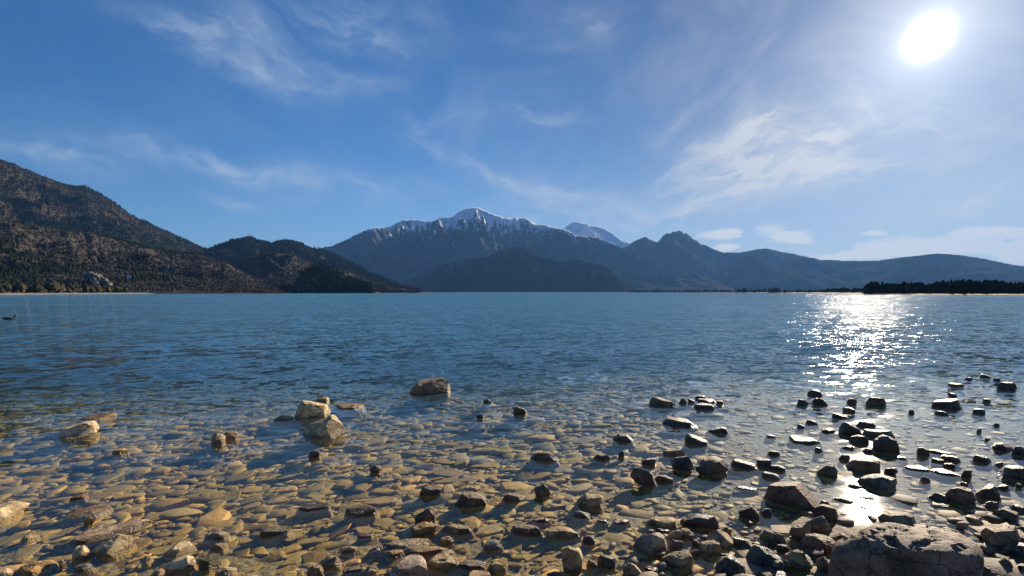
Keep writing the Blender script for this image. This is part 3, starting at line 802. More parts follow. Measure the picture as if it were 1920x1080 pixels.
range_mesh('mountain', [(1100, 548), (1150, 475), (1180, 458), (1195, 449), (1209, 444), (1220, 449), (1232, 455), (1240, 447), (1244, 441), (1250, 437), (1257, 438.5), (1262, 434), (1268, 435),
            (1272, 431), (1277, 433), (1282, 438), (1288, 437.5), (1294, 443), (1300, 449), (1306, 451), (1314, 458), (1322, 459), (1335, 465), (1352, 473), (1390, 473), (1420, 467), (1437, 465),
            (1455, 470), (1490, 476), (1540, 487), (1600, 489), (1650, 488), (1700, 481), (1760, 475), (1800, 478),
            (1850, 486), (1900, 497), (1960, 500), (2080, 505), (2300, 515)], 5200, 8000, 9500, M_RIGHT,
           'long hazy forested range with a notched rocky crest', .40, 600, .0009, 21, step=3.5)
range_mesh('hill', [(735, 548), (765, 530), (790, 515), (815, 501), (850, 491), (875, 486), (900, 482), (915, 482), (925, 475), (945, 467),
            (965, 463), (985, 463), (1000, 470), (1010, 478), (1030, 485), (1045, 490), (1060, 489), (1080, 486), (1090, 487),
            (1100, 493), (1125, 495), (1140, 503), (1160, 520), (1185, 537), (1215, 548)], 3300, 3900, 4800, M_MIDH,
           'dark forested double hill in front of the massif', .45, 200, .0020, 31)
LM = range_mesh('mountain', [(-420, 200), (-150, 252), (0, 298), (60, 322), (95, 337), (120, 345), (160, 352), (190, 365), (215, 380), (240, 400),
            (300, 430), (350, 452), (390, 468), (440, 500), (500, 530), (540, 548)], 1500, 2500, 3300, M_LEFTM,
           'steep dark wooded mountain on the left shore', .22, 260, .0012, 41)
ML = range_mesh('hill', [(335, 548), (370, 482), (385, 470), (400, 463), (430, 450), (450, 447), (465, 445), (478, 449), (490, 455), (515, 457), (530, 451),
            (545, 450), (565, 455), (580, 463), (600, 467), (640, 484), (690, 510), (740, 530), (790, 548)], 1500, 2200, 2700, M_MLH,
           'low tree topped hill at the foot of the massif', .30, 170, .0020, 51)
LB = range_mesh('hill', [(-420, 380), (-150, 398), (0, 412), (60, 425), (130, 432), (170, 438), (240, 455), (300, 470), (370, 478), (420, 490),
            (450, 508), (490, 528), (530, 548)], 560, 1250, 1500, M_BROWN,
           'brown leafless wooded slope rising from the left shore', .30, 140, .0014, 61)
MB = range_mesh('hill', [(350, 548), (385, 525), (420, 500), (455, 487), (500, 473), (540, 476), (575, 488), (600, 500), (650, 508), (700, 526), (745, 539), (790, 548)],
                950, 1500, 1900, M_BROWN, 'rolling brown hills below the tree topped hill', .34, 110, .0012, 71)
BH = range_mesh('hill', [(552, 548), (560, 530), (572, 516), (590, 509), (605, 508), (625, 513), (640, 522), (660, 534), (690, 545), (705, 548)],
                780, 900, 1050, mat_hill('knoll', (.012, .02, .013), (.02, .024, .016), (.03, .028, .02), (.1, .1, .08), .0, scale=3),
                'small dark wooded knoll close to the far shore', .22, 60, .0012, 81)


# ------------------------------------------------------------------ far woods (uncountable)
def blob_trees(name, P, hs, mat, label, seed, conifer=True, sides=5):
    """many small uneven crowns as one mesh"""
    rg = np.random.default_rng(seed)
    n = len(P)
    if conifer:
        prof = [(.05, .30), (.16, .34), (.40, .20), (.45, .26), (.72, .10), (1.0, .0)]
    else:
        prof = [(.0, .05), (.22, .30), (.48, .44), (.75, .34), (.97, .08)]
    k = len(prof)
    V = np.zeros((n, k, sides, 3))
    for j, (hh, rr) in enumerate(prof):
        an = np.arange(sides) / sides * 6.283 + rg.uniform(0, 6.28, (n, 1))
        rad = rr * hs[:, None] * rg.uniform(.6, 1.35, (n, sides)) * (.62 if conifer else .85)
        V[:, j, :, 0] = P[:, 0:1] + rad * np.cos(an)
        V[:, j, :, 1] = P[:, 1:2] + rad * np.sin(an)
        V[:, j, :, 2] = P[:, 2:3] + hs[:, None] * (hh + rg.normal(0, .035, (n, sides)))
    f = []
    for j in range(k - 1):
        for s_ in range(sides):
            a, b = j * sides + s_, j * sides + (s_ + 1) % sides
            f.append((a, b, b + sides, a + sides))
    f = np.array(f)
    FA = (f[None] + (np.arange(n) * k * sides)[:, None, None]).reshape(-1, 4)
    o = link(name, mesh_np(name, V.reshape(-1, 3), FA, smooth=False), mat)
    return tag(o, label, 'woods', kind='stuff')


def sample_surface(G, n, seed, tmin=0.02, tmax=1.0, dens=None):
    X, Y, Z = G
    rg = np.random.default_rng(seed)
    i = rg.uniform(tmin, tmax, n) * (X.shape[0] - 1.001)
    j = rg.uniform(0, 1, n) * (X.shape[1] - 1.001)
    i0, j0 = i.astype(int), j.astype(int)
    u, v = i - i0, j - j0
    g = lambda Q: (Q[i0, j0] * (1 - u) * (1 - v) + Q[i0 + 1, j0] * u * (1 - v) + Q[i0, j0 + 1] * (1 - u) * v + Q[i0 + 1, j0 + 1] * u * v)
    P = np.stack([g(X), g(Y), g(Z)], -1)
    P = P[P[:, 2] > .6]
    px, py = project(P)
    P = P[(px > -80) & (px < 2000)]
    return P


M_CON = mat_leaf('far_conifer', (.018, .030, .020), (.034, .044, .030))
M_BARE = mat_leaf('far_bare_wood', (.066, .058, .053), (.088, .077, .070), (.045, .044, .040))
M_BARE2 = mat_leaf('far_bare_wood_brown', (.05, .042, .032), (.08, .062, .046), (.035, .038, .026))  # darker, browner wood colour for the left mountain and the tree topped hill


def woods(G, n, seed, hmin, hmax, split, lab, bare=M_BARE):
    P = sample_surface(G, n, seed)
    k = fbm(P[:, 0] / 170, P[:, 1] / 170, P[:, 2] / 90, 4, seed)
    rg = np.random.default_rng(seed + 1)
    bald = fbm(P[:, 0] / 60, P[:, 1] / 60, P[:, 2] / 40, 4, seed + 9) > .40
    P, k = P[~bald], k[~bald]
    is_c = k + rg.normal(0, .10, len(P)) > split
    hs = rg.uniform(hmin, hmax, len(P))
    P[:, 2] -= 1.5
    blob_trees('conifer_forest', P[is_c], hs[is_c] * 1.7, M_CON, 'dark evergreen forest covering ' + lab, seed + 2)
    blob_trees('bare_forest', P[~is_c], hs[~is_c] * .85, bare, 'leafless brown forest covering ' + lab, seed + 3, conifer=False)


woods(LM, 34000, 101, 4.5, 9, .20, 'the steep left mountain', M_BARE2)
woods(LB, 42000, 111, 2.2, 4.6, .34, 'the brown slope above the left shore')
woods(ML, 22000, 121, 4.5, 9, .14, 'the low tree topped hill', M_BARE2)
woods(MB, 20000, 131, 2.5, 5.5, .40, 'the rolling brown hills')
woods(BH, 2600, 141, 6, 11, -.15, 'the small dark knoll')


# ------------------------------------------------------------------ far shores
def strip(name, pts, zt, mat, label, back=60, kind='structure'):
    """low bank: pts = waterline as (px, metres away); rises to zt a little behind"""
    P = []
    for px, d in pts:
        a, _ = azel(px, 548)
        P.append((a, d))
    a = np.array([q[0] for q in P])
    d = np.array([q[1] for q in P])
    n = 260
    az = np.linspace(a[0], a[-1], n)
    D = np.interp(az, a, d) * (1 + .006 * fbm(az * 90, 0, 3, 4, 7))
    rows = [(0, -.5), (.6, .05), (4, .25 * zt), (14, .8 * zt), (back, zt), (back + 30, -1.0)]
    V = []
    for off, z in rows:
        zz = z + (abs(z) * .35 * fbm(az * 400, off, 1, 3, 9) if 0 < z else 0)
        V.append(np.stack([(D + off) * np.sin(az), (D + off) * np.cos(az), np.broadcast_to(zz, az.shape)], -1))
    V = np.array(V).reshape(-1, 3)
    o = link(name, mesh_np(name, V, grid_faces(len(rows), n)), mat)
    tag(o, label, None, kind=kind)
    return az, D


M_BEACH = mat_flat('pale_gravel', (.20, .18, .155), .9)
M_REED = mat_flat('reed_ground', (.040, .030, .018), .95)
M_MEADOW = mat_flat('meadow_green', (.12, .19, .05), .9)
strip('beach', [(-300, 330), (0, 400), (60, 430), (150, 470), (260, 540), (330, 600)], 1.0, M_BEACH, 'pale gravel beach along the left shore', 25)
strip('shore', [(230, 560), (330, 600), (450, 760), (560, 800), (700, 900), (800, 1300)], 1.3, M_REED, 'low brown shore below the rolling hills', 60)
strip('meadow', [(440, 800), (500, 800), (570, 815)], 2.4, M_MEADOW, 'bright green meadow strip on the far shore', 60)
strip('shore', [(780, 2600), (1000, 2700), (1200, 2300), (1350, 1700), (1460, 1100), (1560, 620), (1640, 420)], 1.4, M_REED, 'thin dark line of the distant shore', 60)
strip('spit', [(1520, 560), (1600, 400), (1640, 340), (1750, 320), (1900, 300), (2100, 290)], .75, M_REED, 'low reed covered spit on the right', 90)


def shore_trees(pts, n, hmin, hmax, seed, lab, conifer, mat, spread=30):
    rg = np.random.default_rng(seed)
    px = rg.uniform(pts[0][0], pts[-1][0], n)
    d = np.interp(px, [p[0] for p in pts], [p[1] for p in pts]) + rg.uniform(0, spread, n)
    az = np.arctan2(px - PCX, F * math.cos(PITCH) + (PCY - 548) * math.sin(PITCH))
    P = np.stack([d * np.sin(az), d * np.cos(az), np.full(n, .3)], -1)
    hs = rg.uniform(hmin, hmax, n) * (1 + .3 * fbm(px / 14, 0, 0, 2, seed))
    blob_trees('shore_woods', P, hs, mat, lab, seed + 5, conifer)


M_SHOREB = mat_leaf('shore_bushes', (.04, .037, .024), (.07, .062, .038))
shore_trees([(-20, 430), (60, 450), (150, 500), (240, 560)], 420, 3, 8, 201, 'bare bushes lining the left beach', False, M_SHOREB, 60)
shore_trees([(60, 520), (240, 600)], 200, 6, 12, 205, 'dark firs behind the left beach', True, M_CON, 60)
shore_trees([(240, 620), (380, 700)], 620, 10, 22, 211, 'tall dark fir wood beside the pale outcrop', True, M_CON, 110)
shore_trees([(300, 640), (450, 790), (560, 830), (680, 930), (780, 1250)], 700, 5, 12, 221, 'scrubby trees along the far shore below the hills', False, M_SHOREB, 60)
shore_trees([(230, 600), (420, 760)], 220, 4, 11, 226, 'young firs along the shore beneath the fir wood', True, M_CON, 40)
shore_trees([(1180, 2350), (1350, 1720), (1460, 1120)], 420, 6, 14, 231, 'distant row of trees on the thin shore', True, M_CON, 80)
shore_trees([(1440, 1180), (1560, 660), (1620, 470)], 160, 3, 6, 241, 'low scrub leading to the wooded spit', False, M_SHOREB, 60)


# pale outcrop on the left slope
def outcrop():
    v, f = ico(4)
    d0 = 575.0
    a0, e0 = azel(184, 534)
    C = np.array([d0 * math.sin(a0), d0 * math.cos(a0), d0 * math.tan(e0) + H])
    VV, FF, off = [], [], 0
    rg = np.random.default_rng(5)
    for k, (px, py, r) in enumerate([(163, 518, 2.2), (170, 517, 3.2), (177, 520, 3.6), (186, 519, 2.6), (183, 526, 3.4), (190, 526, 3.0), (176, 528, 2.6),
                                     (197, 529, 2.4), (203, 534, 2.6), (206, 540, 1.8), (180, 534, 2.4), (177, 540, 2.0), (184, 541, 2.2), (186, 546, 1.6), (200, 541, 1.4)]):
        a, e = azel(px, py)
        d = d0 + (548 - py) * 1.1
        q = v * np.array([r * rg.uniform(.7, 1.2), r, r * rg.uniform(.8, 1.3)])
        n = fbm(q[:, 0] / 1.6, q[:, 1] / 1.6, q[:, 2] / 1.6, 4, k, .65, ridged=True)
        q = q * (1 + .5 * n)[:, None] + np.array([d * math.sin(a), d * math.cos(a), d * math.tan(e) + H]) - C
        VV.append(q)
        FF.append(f + off)
        off += len(v)
    q, f = np.concatenate(VV), np.concatenate(FF)
    m, t, out = material('pale_limestone_cliff')
    pos = t.node('ShaderNodeNewGeometry').outputs['Position']
    n1 = t.noise(pos, .35, 5, .7, .5)
    col = t.mix(t.ramp(n1, .44, .56), (.27, .25, .23), (.085, .07, .055))
    p = t.node('ShaderNodeBsdfDiffuse', {'Color': col})
    t.l.new(p.outputs[0], out.inputs[0])
    o = link('rock_outcrop', mesh_np('rock_outcrop', q, f), m)
    o.location = C
    tag(o, 'pale limestone outcrop breaking through the brown slope by the left shore', 'rock outcrop')


outcrop()


# ------------------------------------------------------------------ trees on the spit
M_BARK = mat_flat('dark_bark', (.06, .045, .035), .9)
M_FIR = mat_leaf('fir_needles', (.022, .034, .018), (.045, .052, .028))
M_TWIG = mat_leaf('bare_twigs', (.045, .034, .022), (.09, .066, .04))


def tube(p0, p1, r0, r1, sides=6):
    p0, p1 = Vector(p0), Vector(p1)
    d = (p1 - p0).normalized()
    a = d.orthogonal().normalized()
    b = d.cross(a)
    vs = []
    for p, r in ((p0, r0), (p1, r1)):
        for k in range(sides):
            t = 2 * math.pi * k / sides
            vs.append(p + (a * math.cos(t) + b * math.sin(t)) * r)
    return vs, [(k, (k + 1) % sides, sides + (k + 1) % sides, sides + k) for k in range(sides)]


def join(parts):
    V, Fc, o = [], [], 0
    for v, f in parts:
        V += [tuple(x) for x in v]
        Fc += [tuple(i + o for i in q) for q in f]
        o += len(v)
    return np.array(V), np.array(Fc)


def fir_meshes(h, seed):
    rg = random.Random(seed)
    tv = [tube((0, 0, -.3), (0, 0, h * .5), h * .022, h * .014), tube((0, 0, h * .5), (0, 0, h * .98), h * .014, h * .003)]
    nl = int(h * 1.9)
    leaf = []
    for i in range(nl):
        z = h * (.10 + .88 * i / nl)
        rad = h * .36 * (1 - (z / h)) ** .75 * rg.uniform(.7, 1.2) + .12
        for b in range(9):
            if rg.random() < .12:
                continue
            a = rg.uniform(0, 6.28)
            L = rad * rg.uniform(.65, 1.15)
            tip = Vector((math.cos(a) * L, math.sin(a) * L, z - L * .28))
            if b < 3:
                tv.append(tube((0, 0, z), tip, .03, .008, 4))
            for s_ in range(7):
                f = .18 + .82 * s_ / 6
                p = Vector((0, 0, z)).lerp(tip, f)
                sz = (.30 + .024 * h) * rg.uniform(.5, 1.1) * (1.15 - .5 * f)
                n = Vector((rg.gauss(0, 1), rg.gauss(0, 1), rg.gauss(0, 1) + .8)).normalized()
                u = n.orthogonal().normalized() * sz
                v = n.cross(u).normalized() * sz * .55
                leaf.append(([p - u - v, p + u - v * .6, p + u * .9 + v, p - u * .7 + v], [(0, 1, 2, 3)]))
    tr = mesh_np('trunk', *join(tv))
    cr = mesh_np('crown', *join(leaf), smooth=False)
    tr.materials.append(M_BARK)
    cr.materials.append(M_FIR)
    return tr, cr


def bare_meshes(h, seed):
    rg = random.Random(seed)
    tv = [tube((0, 0, -.3), (0, 0, h * .45), h * .022, h * .014)]
    leaf = []
    for i in range(14):
        z0 = h * rg.uniform(.18, .5)
        a = rg.uniform(0, 6.28)
        L = h * rg.uniform(.18, .33)
        up = h * rg.uniform(.2, .5)
        tip = Vector((math.cos(a) * L, math.sin(a) * L, min(z0 + up, h)))
        tv.append(tube((0, 0, z0), tip, h * .008, h * .002, 4))
        for k in range(55):
            p = Vector((0, 0, z0)).lerp(tip, rg.uniform(.35, 1.1)) + Vector((rg.gauss(0, .075 * h), rg.gauss(0, .075 * h), rg.gauss(0, .06 * h)))
            n = Vector((rg.gauss(0, 1), rg.gauss(0, 1), rg.gauss(0, 1))).normalized()
            u = n.orthogonal().normalized() * .26 * rg.uniform(.5, 1.2)
            v = n.cross(u).normalized() * .09
            leaf.append(([p - u - v, p + u - v, p + u + v, p - u + v], [(0, 1, 2, 3)]))
    tr = mesh_np('trunk', *join(tv))
    cr = mesh_np('crown', *join(leaf), smooth=False)
    tr.materials.append(M_BARK)
    cr.materials.append(M_TWIG)
    return tr, cr


FIRS = [fir_meshes(h, 300 + i) for i, h in enumerate((9, 10, 8, 11))]
BARES = [bare_meshes(h, 400 + i) for i, h in enumerate((7, 6, 8))]


def put_tree(kind, tr, cr, base_h, px, top, d, label, cat, group):
    a, e = azel(px, top)
    h = d * math.tan(e) + H - .5
    root = bpy.data.objects.new(kind, None)
    COL.objects.link(root)
    root.location = (d * math.sin(a), d * math.cos(a), .5)
    s = h / base_h
    root.scale = (s * .95, s * .95, s)
    root.rotation_euler = (0, 0, px * 1.7)
    tag(root, label, cat, group)
    link('trunk', tr, None, root)
    link('crown', cr, None, root)


TREES = [(1624, 537, 'b'), (1631, 532, 'f'), (1639, 531, 'f'), (1647, 529, 'f'), (1655, 527, 'f'), (1663, 529, 'f'), (1671, 533, 'b'), (1680, 533, 'f'),
         (1688, 534, 'b'), (1695, 526, 'f'), (1703, 532, 'b'), (1709, 527, 'f'), (1718, 536, 'b'), (1727, 535, 'b'), (1736, 534, 'f'),
         (1745, 532, 'f'), (1754, 534, 'b'), (1762, 528, 'f'), (1769, 524, 'f'), (1777, 526, 'f'), (1784, 523, 'f'), (1791, 525, 'f'), (1799, 524, 'b'),
         (1807, 522, 'f'), (1815, 526, 'b'), (1822, 524, 'f'), (1830, 525, 'b'), (1838, 526, 'f'), (1846, 523, 'f'), (1854, 527, 'b'), (1862, 528, 'b'),
         (1870, 527, 'f'), (1878, 526, 'f'), (1887, 529, 'b'), (1896, 527, 'f'), (1904, 528, 'f'), (1912, 527, 'b'), (1920, 530, 'f')]
for i, (px, top, k) in enumerate(TREES):
    d = 350 + (i * 37 % 23) - (px - 1620) * .08
    if k == 'f':
        tr, cr = FIRS[i % 4]
        lab = 'dark pointed fir standing in the row on the low spit'
        if px == 1695:
            lab = 'slender fir alone in the gap of the spit wood, left of its twin'
        if px == 1709:
            lab = 'slender fir alone in the gap of the spit wood, right of its twin'
        put_tree('fir_tree', tr, cr, (9, 10, 8, 11)[i % 4], px, top, d, lab, 'tree', 'firs on the low spit')
    else:
        tr, cr = BARES[i % 3]
        lab = 'leafless brown tree among the firs on the low spit'
        if px == 1624:
            lab = 'small leafless tree at the outer tip of the low spit'
        put_tree('bare_tree', tr, cr, (7, 6, 8)[i % 3], px, top, d, lab, 'tree', 'leafless trees on the low spit')
shore_trees([(1622, 372), (1700, 362), (1920, 345)], 900, 3.0, 6.5, 251, 'dark undergrowth beneath the trees of the spit', False, M_CON, 30)


# ------------------------------------------------------------------ small far things: houses, boat, buoys, water bird
def box(bm, c, s, rot=0):
    m = Matrix.Translation(c) @ Matrix.Rotation(rot, 4, 'Z') @ Matrix.Diagonal((*s, 1))
    bmesh.ops.create_cube(bm, size=1, matrix=m)


def bm_obj(name, bm, mat, parent=None):
    me = bpy.data.meshes.new(name)
    bm.to_mesh(me)
    bm.free()
    return link(name, me, mat, parent)


M_WALL = mat_flat('white_render', (.75, .73, .68))
M_ROOF = mat_flat('dark_roof', (.12, .07, .05))
M_WIN = mat_flat('dark_window', (.03, .035, .04), .2)


def house(px, py, d, wd, label):
    a, e = azel(px, py)
    root = bpy.data.objects.new('house', None)
    COL.objects.link(root)
    root.location = (d * math.sin(a), d * math.cos(a), d * math.tan(e) + H)
    root.rotation_euler = (0, 0, -a + .3)
    tag(root, label, 'house')
    h = wd * .55
    bm = bmesh.new()
    box(bm, (0, 0, h / 2 - 1), (wd, wd * .8, h + 2))
    bm_obj('wall', bm, M_WALL, root)
    bm = bmesh.new()
    vs = [bm.verts.new(p) for p in ((-wd * .58, -wd * .5, h), (wd * .58, -wd * .5, h), (wd * .58, wd * .5, h), (-wd * .58, wd * .5, h), (-wd * .58, 0, h * 1.6), (wd * .58, 0, h * 1.6))]
    for q in ((0, 1, 5, 4), (2, 3, 4, 5), (0, 4, 3), (1, 2, 5), (0, 3, 2, 1)):
        bm.faces.new([vs[i] for i in q])
    bm_obj('roof', bm, M_ROOF, root)
    for k in (-1, 0, 1):
        bm = bmesh.new()
        box(bm, (k * wd * .3, -wd * .4 - .02, h * .6), (wd * .12, .08, h * .28))
        bm_obj('window', bm, M_WIN, root)


house(443, 529, 780, 6, 'white house with dark roof at the foot of the brown hills')
house(412, 521, 860, 6.5, 'small pale house on the slope above the scrubby shore')
house(242, 519, 640, 3.2, 'tiny white cabin between the outcrop and the fir wood')


def boat():
    P = ground(25, 551.6)
    root = bpy.data.objects.new('motor_boat', None)
    COL.objects.link(root)
    root.location = (P[0], P[1], 0)
    a, _ = azel(25, 548)
    root.rotation_euler = (0, 0, -a)
    tag(root, 'small white boat moored at the end of the pale beach', 'boat')
    Lh = 3.0
    st = [(-Lh, .9, .0), (-1.5, 1.05, .0), (.8, 1.0, .05), (2.2, .6, .15), (Lh, .04, .3)]
    V, Fc = [], []
    for x, hw, lift in st:
        V += [(x, -hw, .75 + lift), (x, -hw * .7, -.1), (x, hw * .7, -.1), (x, hw, .75 + lift), (x, hw * .85, .72 + lift), (x, -hw * .85, .72 + lift)]
    for i in range(len(st) - 1):
        for k in range(6):
            Fc.append((i * 6 + k, i * 6 + (k + 1) % 6, (i + 1) * 6 + (k + 1) % 6, (i + 1) * 6 + k))
    me = bpy.data.meshes.new('hull')
    me.from_pydata(V, [], Fc + [(0, 5, 4, 3), (0, 3, 2, 1)])
    link('hull', me, M_WALL, root)
    bm = bmesh.new()
    box(bm, (-.3, 0, 1.05), (1.7, 1.3, .65))
    bmesh.ops.bevel(bm, geom=bm.edges[:], offset=.12, segments=2, affect='EDGES')
    bm_obj('cabin', bm, M_WALL, root)
    bm = bmesh.new()
    box(bm, (-.3, -.66, 1.15), (1.2, .03, .3))
    box(bm, (-.3, .66, 1.15), (1.2, .03, .3))
    bm_obj('window', bm, M_WIN, root)


boat()


def buoy(px, py, s, label):
    P = ground(px, py)
    root = bpy.data.objects.new('buoy', None)
    COL.objects.link(root)
    root.location = (P[0], P[1], 0)
    root.scale = (s, s, s)
    tag(root, label, 'buoy')
    m = M_WIN
    v, f = ico(3)
    q = v * np.array([.38, .38, .30]); q[:, 2] += .08
    link('float', mesh_np('float', q, f), m, root)
    vs = [tube((0, 0, .3), (0, 0, 1.0), .05, .04, 8), tube((0, 0, .92), (0, 0, 1.15), .12, .1, 8)]
    link('mast', mesh_np('mast', *join(vs)), m, root)


buoy(1500, 551.0, 1.0, 'dark buoy on the bright water before the distant shore')
buoy(1455, 549.6, .8, 'smaller dark buoy farther out, left of the other one')

M_FEATHER = mat_flat('black_feathers', (.016, .016, .018), .55)
M_BEAK = mat_flat('white_beak', (.8, .76, .7), .5)


def coot():
    P = ground(19, 599.5)
    a, _ = azel(19, 598)
    sc = 1.22
    root = bpy.data.objects.new('water_bird', None)
    COL.objects.link(root)
    root.location = (P[0], P[1], -.01)
    root.rotation_euler = (0, 0, -a)
    root.scale = (sc, sc, sc)
    tag(root, 'black water bird with white beak swimming on the open lake', 'bird')
    # spine stations: x, z centre, half width, half height (tail -> back -> breast -> neck -> head)
    st = [(-.235, .075, .006, .006), (-.21, .072, .030, .014), (-.17, .060, .060, .036), (-.11, .048, .085, .058), (-.03, .045, .100, .072),
          (.05, .044, .092, .070), (.10, .055, .070, .060), (.135, .085, .044, .045), (.152, .125, .031, .034), (.163, .158, .030, .032),
          (.182, .176, .031, .030), (.205, .176, .024, .023), (.222, .172, .010, .012)]
    n = 16
    V = []
    for i, (x, z, hw, hh) in enumerate(st):
        b = st[min(i + 1, len(st) - 1)]
        c = st[max(i - 1, 0)]
        t = Vector((b[0] - c[0], 0, b[1] - c[1])).normalized()
        up = Vector((-t.z, 0, t.x))
        for k in range(n):
            th = 2 * math.pi * k / n
            p = Vector((x, 0, z)) + Vector((0, 1, 0)) * math.cos(th) * hw + up * math.sin(th) * hh
            V.append(tuple(p))
    Fc = [(i * n + k, i * n + (k + 1) % n, (i + 1) * n + (k + 1) % n, (i + 1) * n + k) for i in range(len(st) - 1) for k in range(n)]
    link('body', mesh_np('body', np.array(V), np.array(Fc)), M_FEATHER, root)
    bv = [((.217, 0, .172), (.262, 0, .160), .013, .002)]
    link('beak', mesh_np('beak', *join([tube(a_, b_, r0, r1, 8) for a_, b_, r0, r1 in bv] + [tube((.200, 0, .182), (.222, 0, .176), .016, .012, 8)])), M_BEAK, root)
    for s_ in (-1, 1):
        v, f = ico(2)
        me = mesh_np('eye', v * .0045 + np.array([.196, s_ * .026, .183]), f)
        link('eye', me, mat_flat('red_eye', (.25, .02, .01), .2), root)
        v, f = ico(3)
        q = v * np.array([.135, .02, .045]) + np.array([-.06, s_ * .085, .075])
        q[:, 2] += (q[:, 0] + .06) * -.12
        link('wing', mesh_np('wing', q, f), M_FEATHER, root)


coot()


# ------------------------------------------------------------------ shore rocks
# colour names: base colour and dryness (1 dry .. 0 wet)
TINT = {
    'boulder': ((.27, .185, .135), .85), 'cream': ((.62, .46, .27), 1.0), 'tan': ((.50, .35, .18), .85), 'gold': ((.46, .28, .09), .7), 'pink': ((.46, .34, .25), .85),
    'brown': ((.27, .17, .09), .6), 'red': ((.26, .14, .07), .5), 'dark': ((.17, .122, .085), .35), 'grey': ((.24, .22, .19), .5),
    'slate': ((.13, .125, .115), .3), 'glint': ((.22, .19, .16), 0.0), 'olive': ((.22, .18, .08), .4), 'sand': ((.38, .25, .14), .7),
}


def outline_radius(poly, cx, cy, phis):
    """polar radius of a star-shaped polygon (image x right, y up)"""
    P = np.array([(x - cx, cy - y) for x, y in poly], float)
    Q = np.roll(P, -1, 0)
    out = np.zeros(len(phis))
    for i, ph in enumerate(phis):
        d = np.array([math.cos(ph), math.sin(ph)])
        e = Q - P
        den = d[0] * e[:, 1] - d[1] * e[:, 0]
        den = np.where(np.abs(den) < 1e-9, 1e-9, den)
        t = (P[:, 0] * e[:, 1] - P[:, 1] * e[:, 0]) / den
        s = (P[:, 0] * d[1] - P[:, 1] * d[0]) / den
        ok = (s >= -1e-6) & (s <= 1 + 1e-6) & (t > 0)
        out[i] = t[ok].max() if ok.any() else 1.0
    return out


PHI = np.linspace(-math.pi, math.pi, 181)


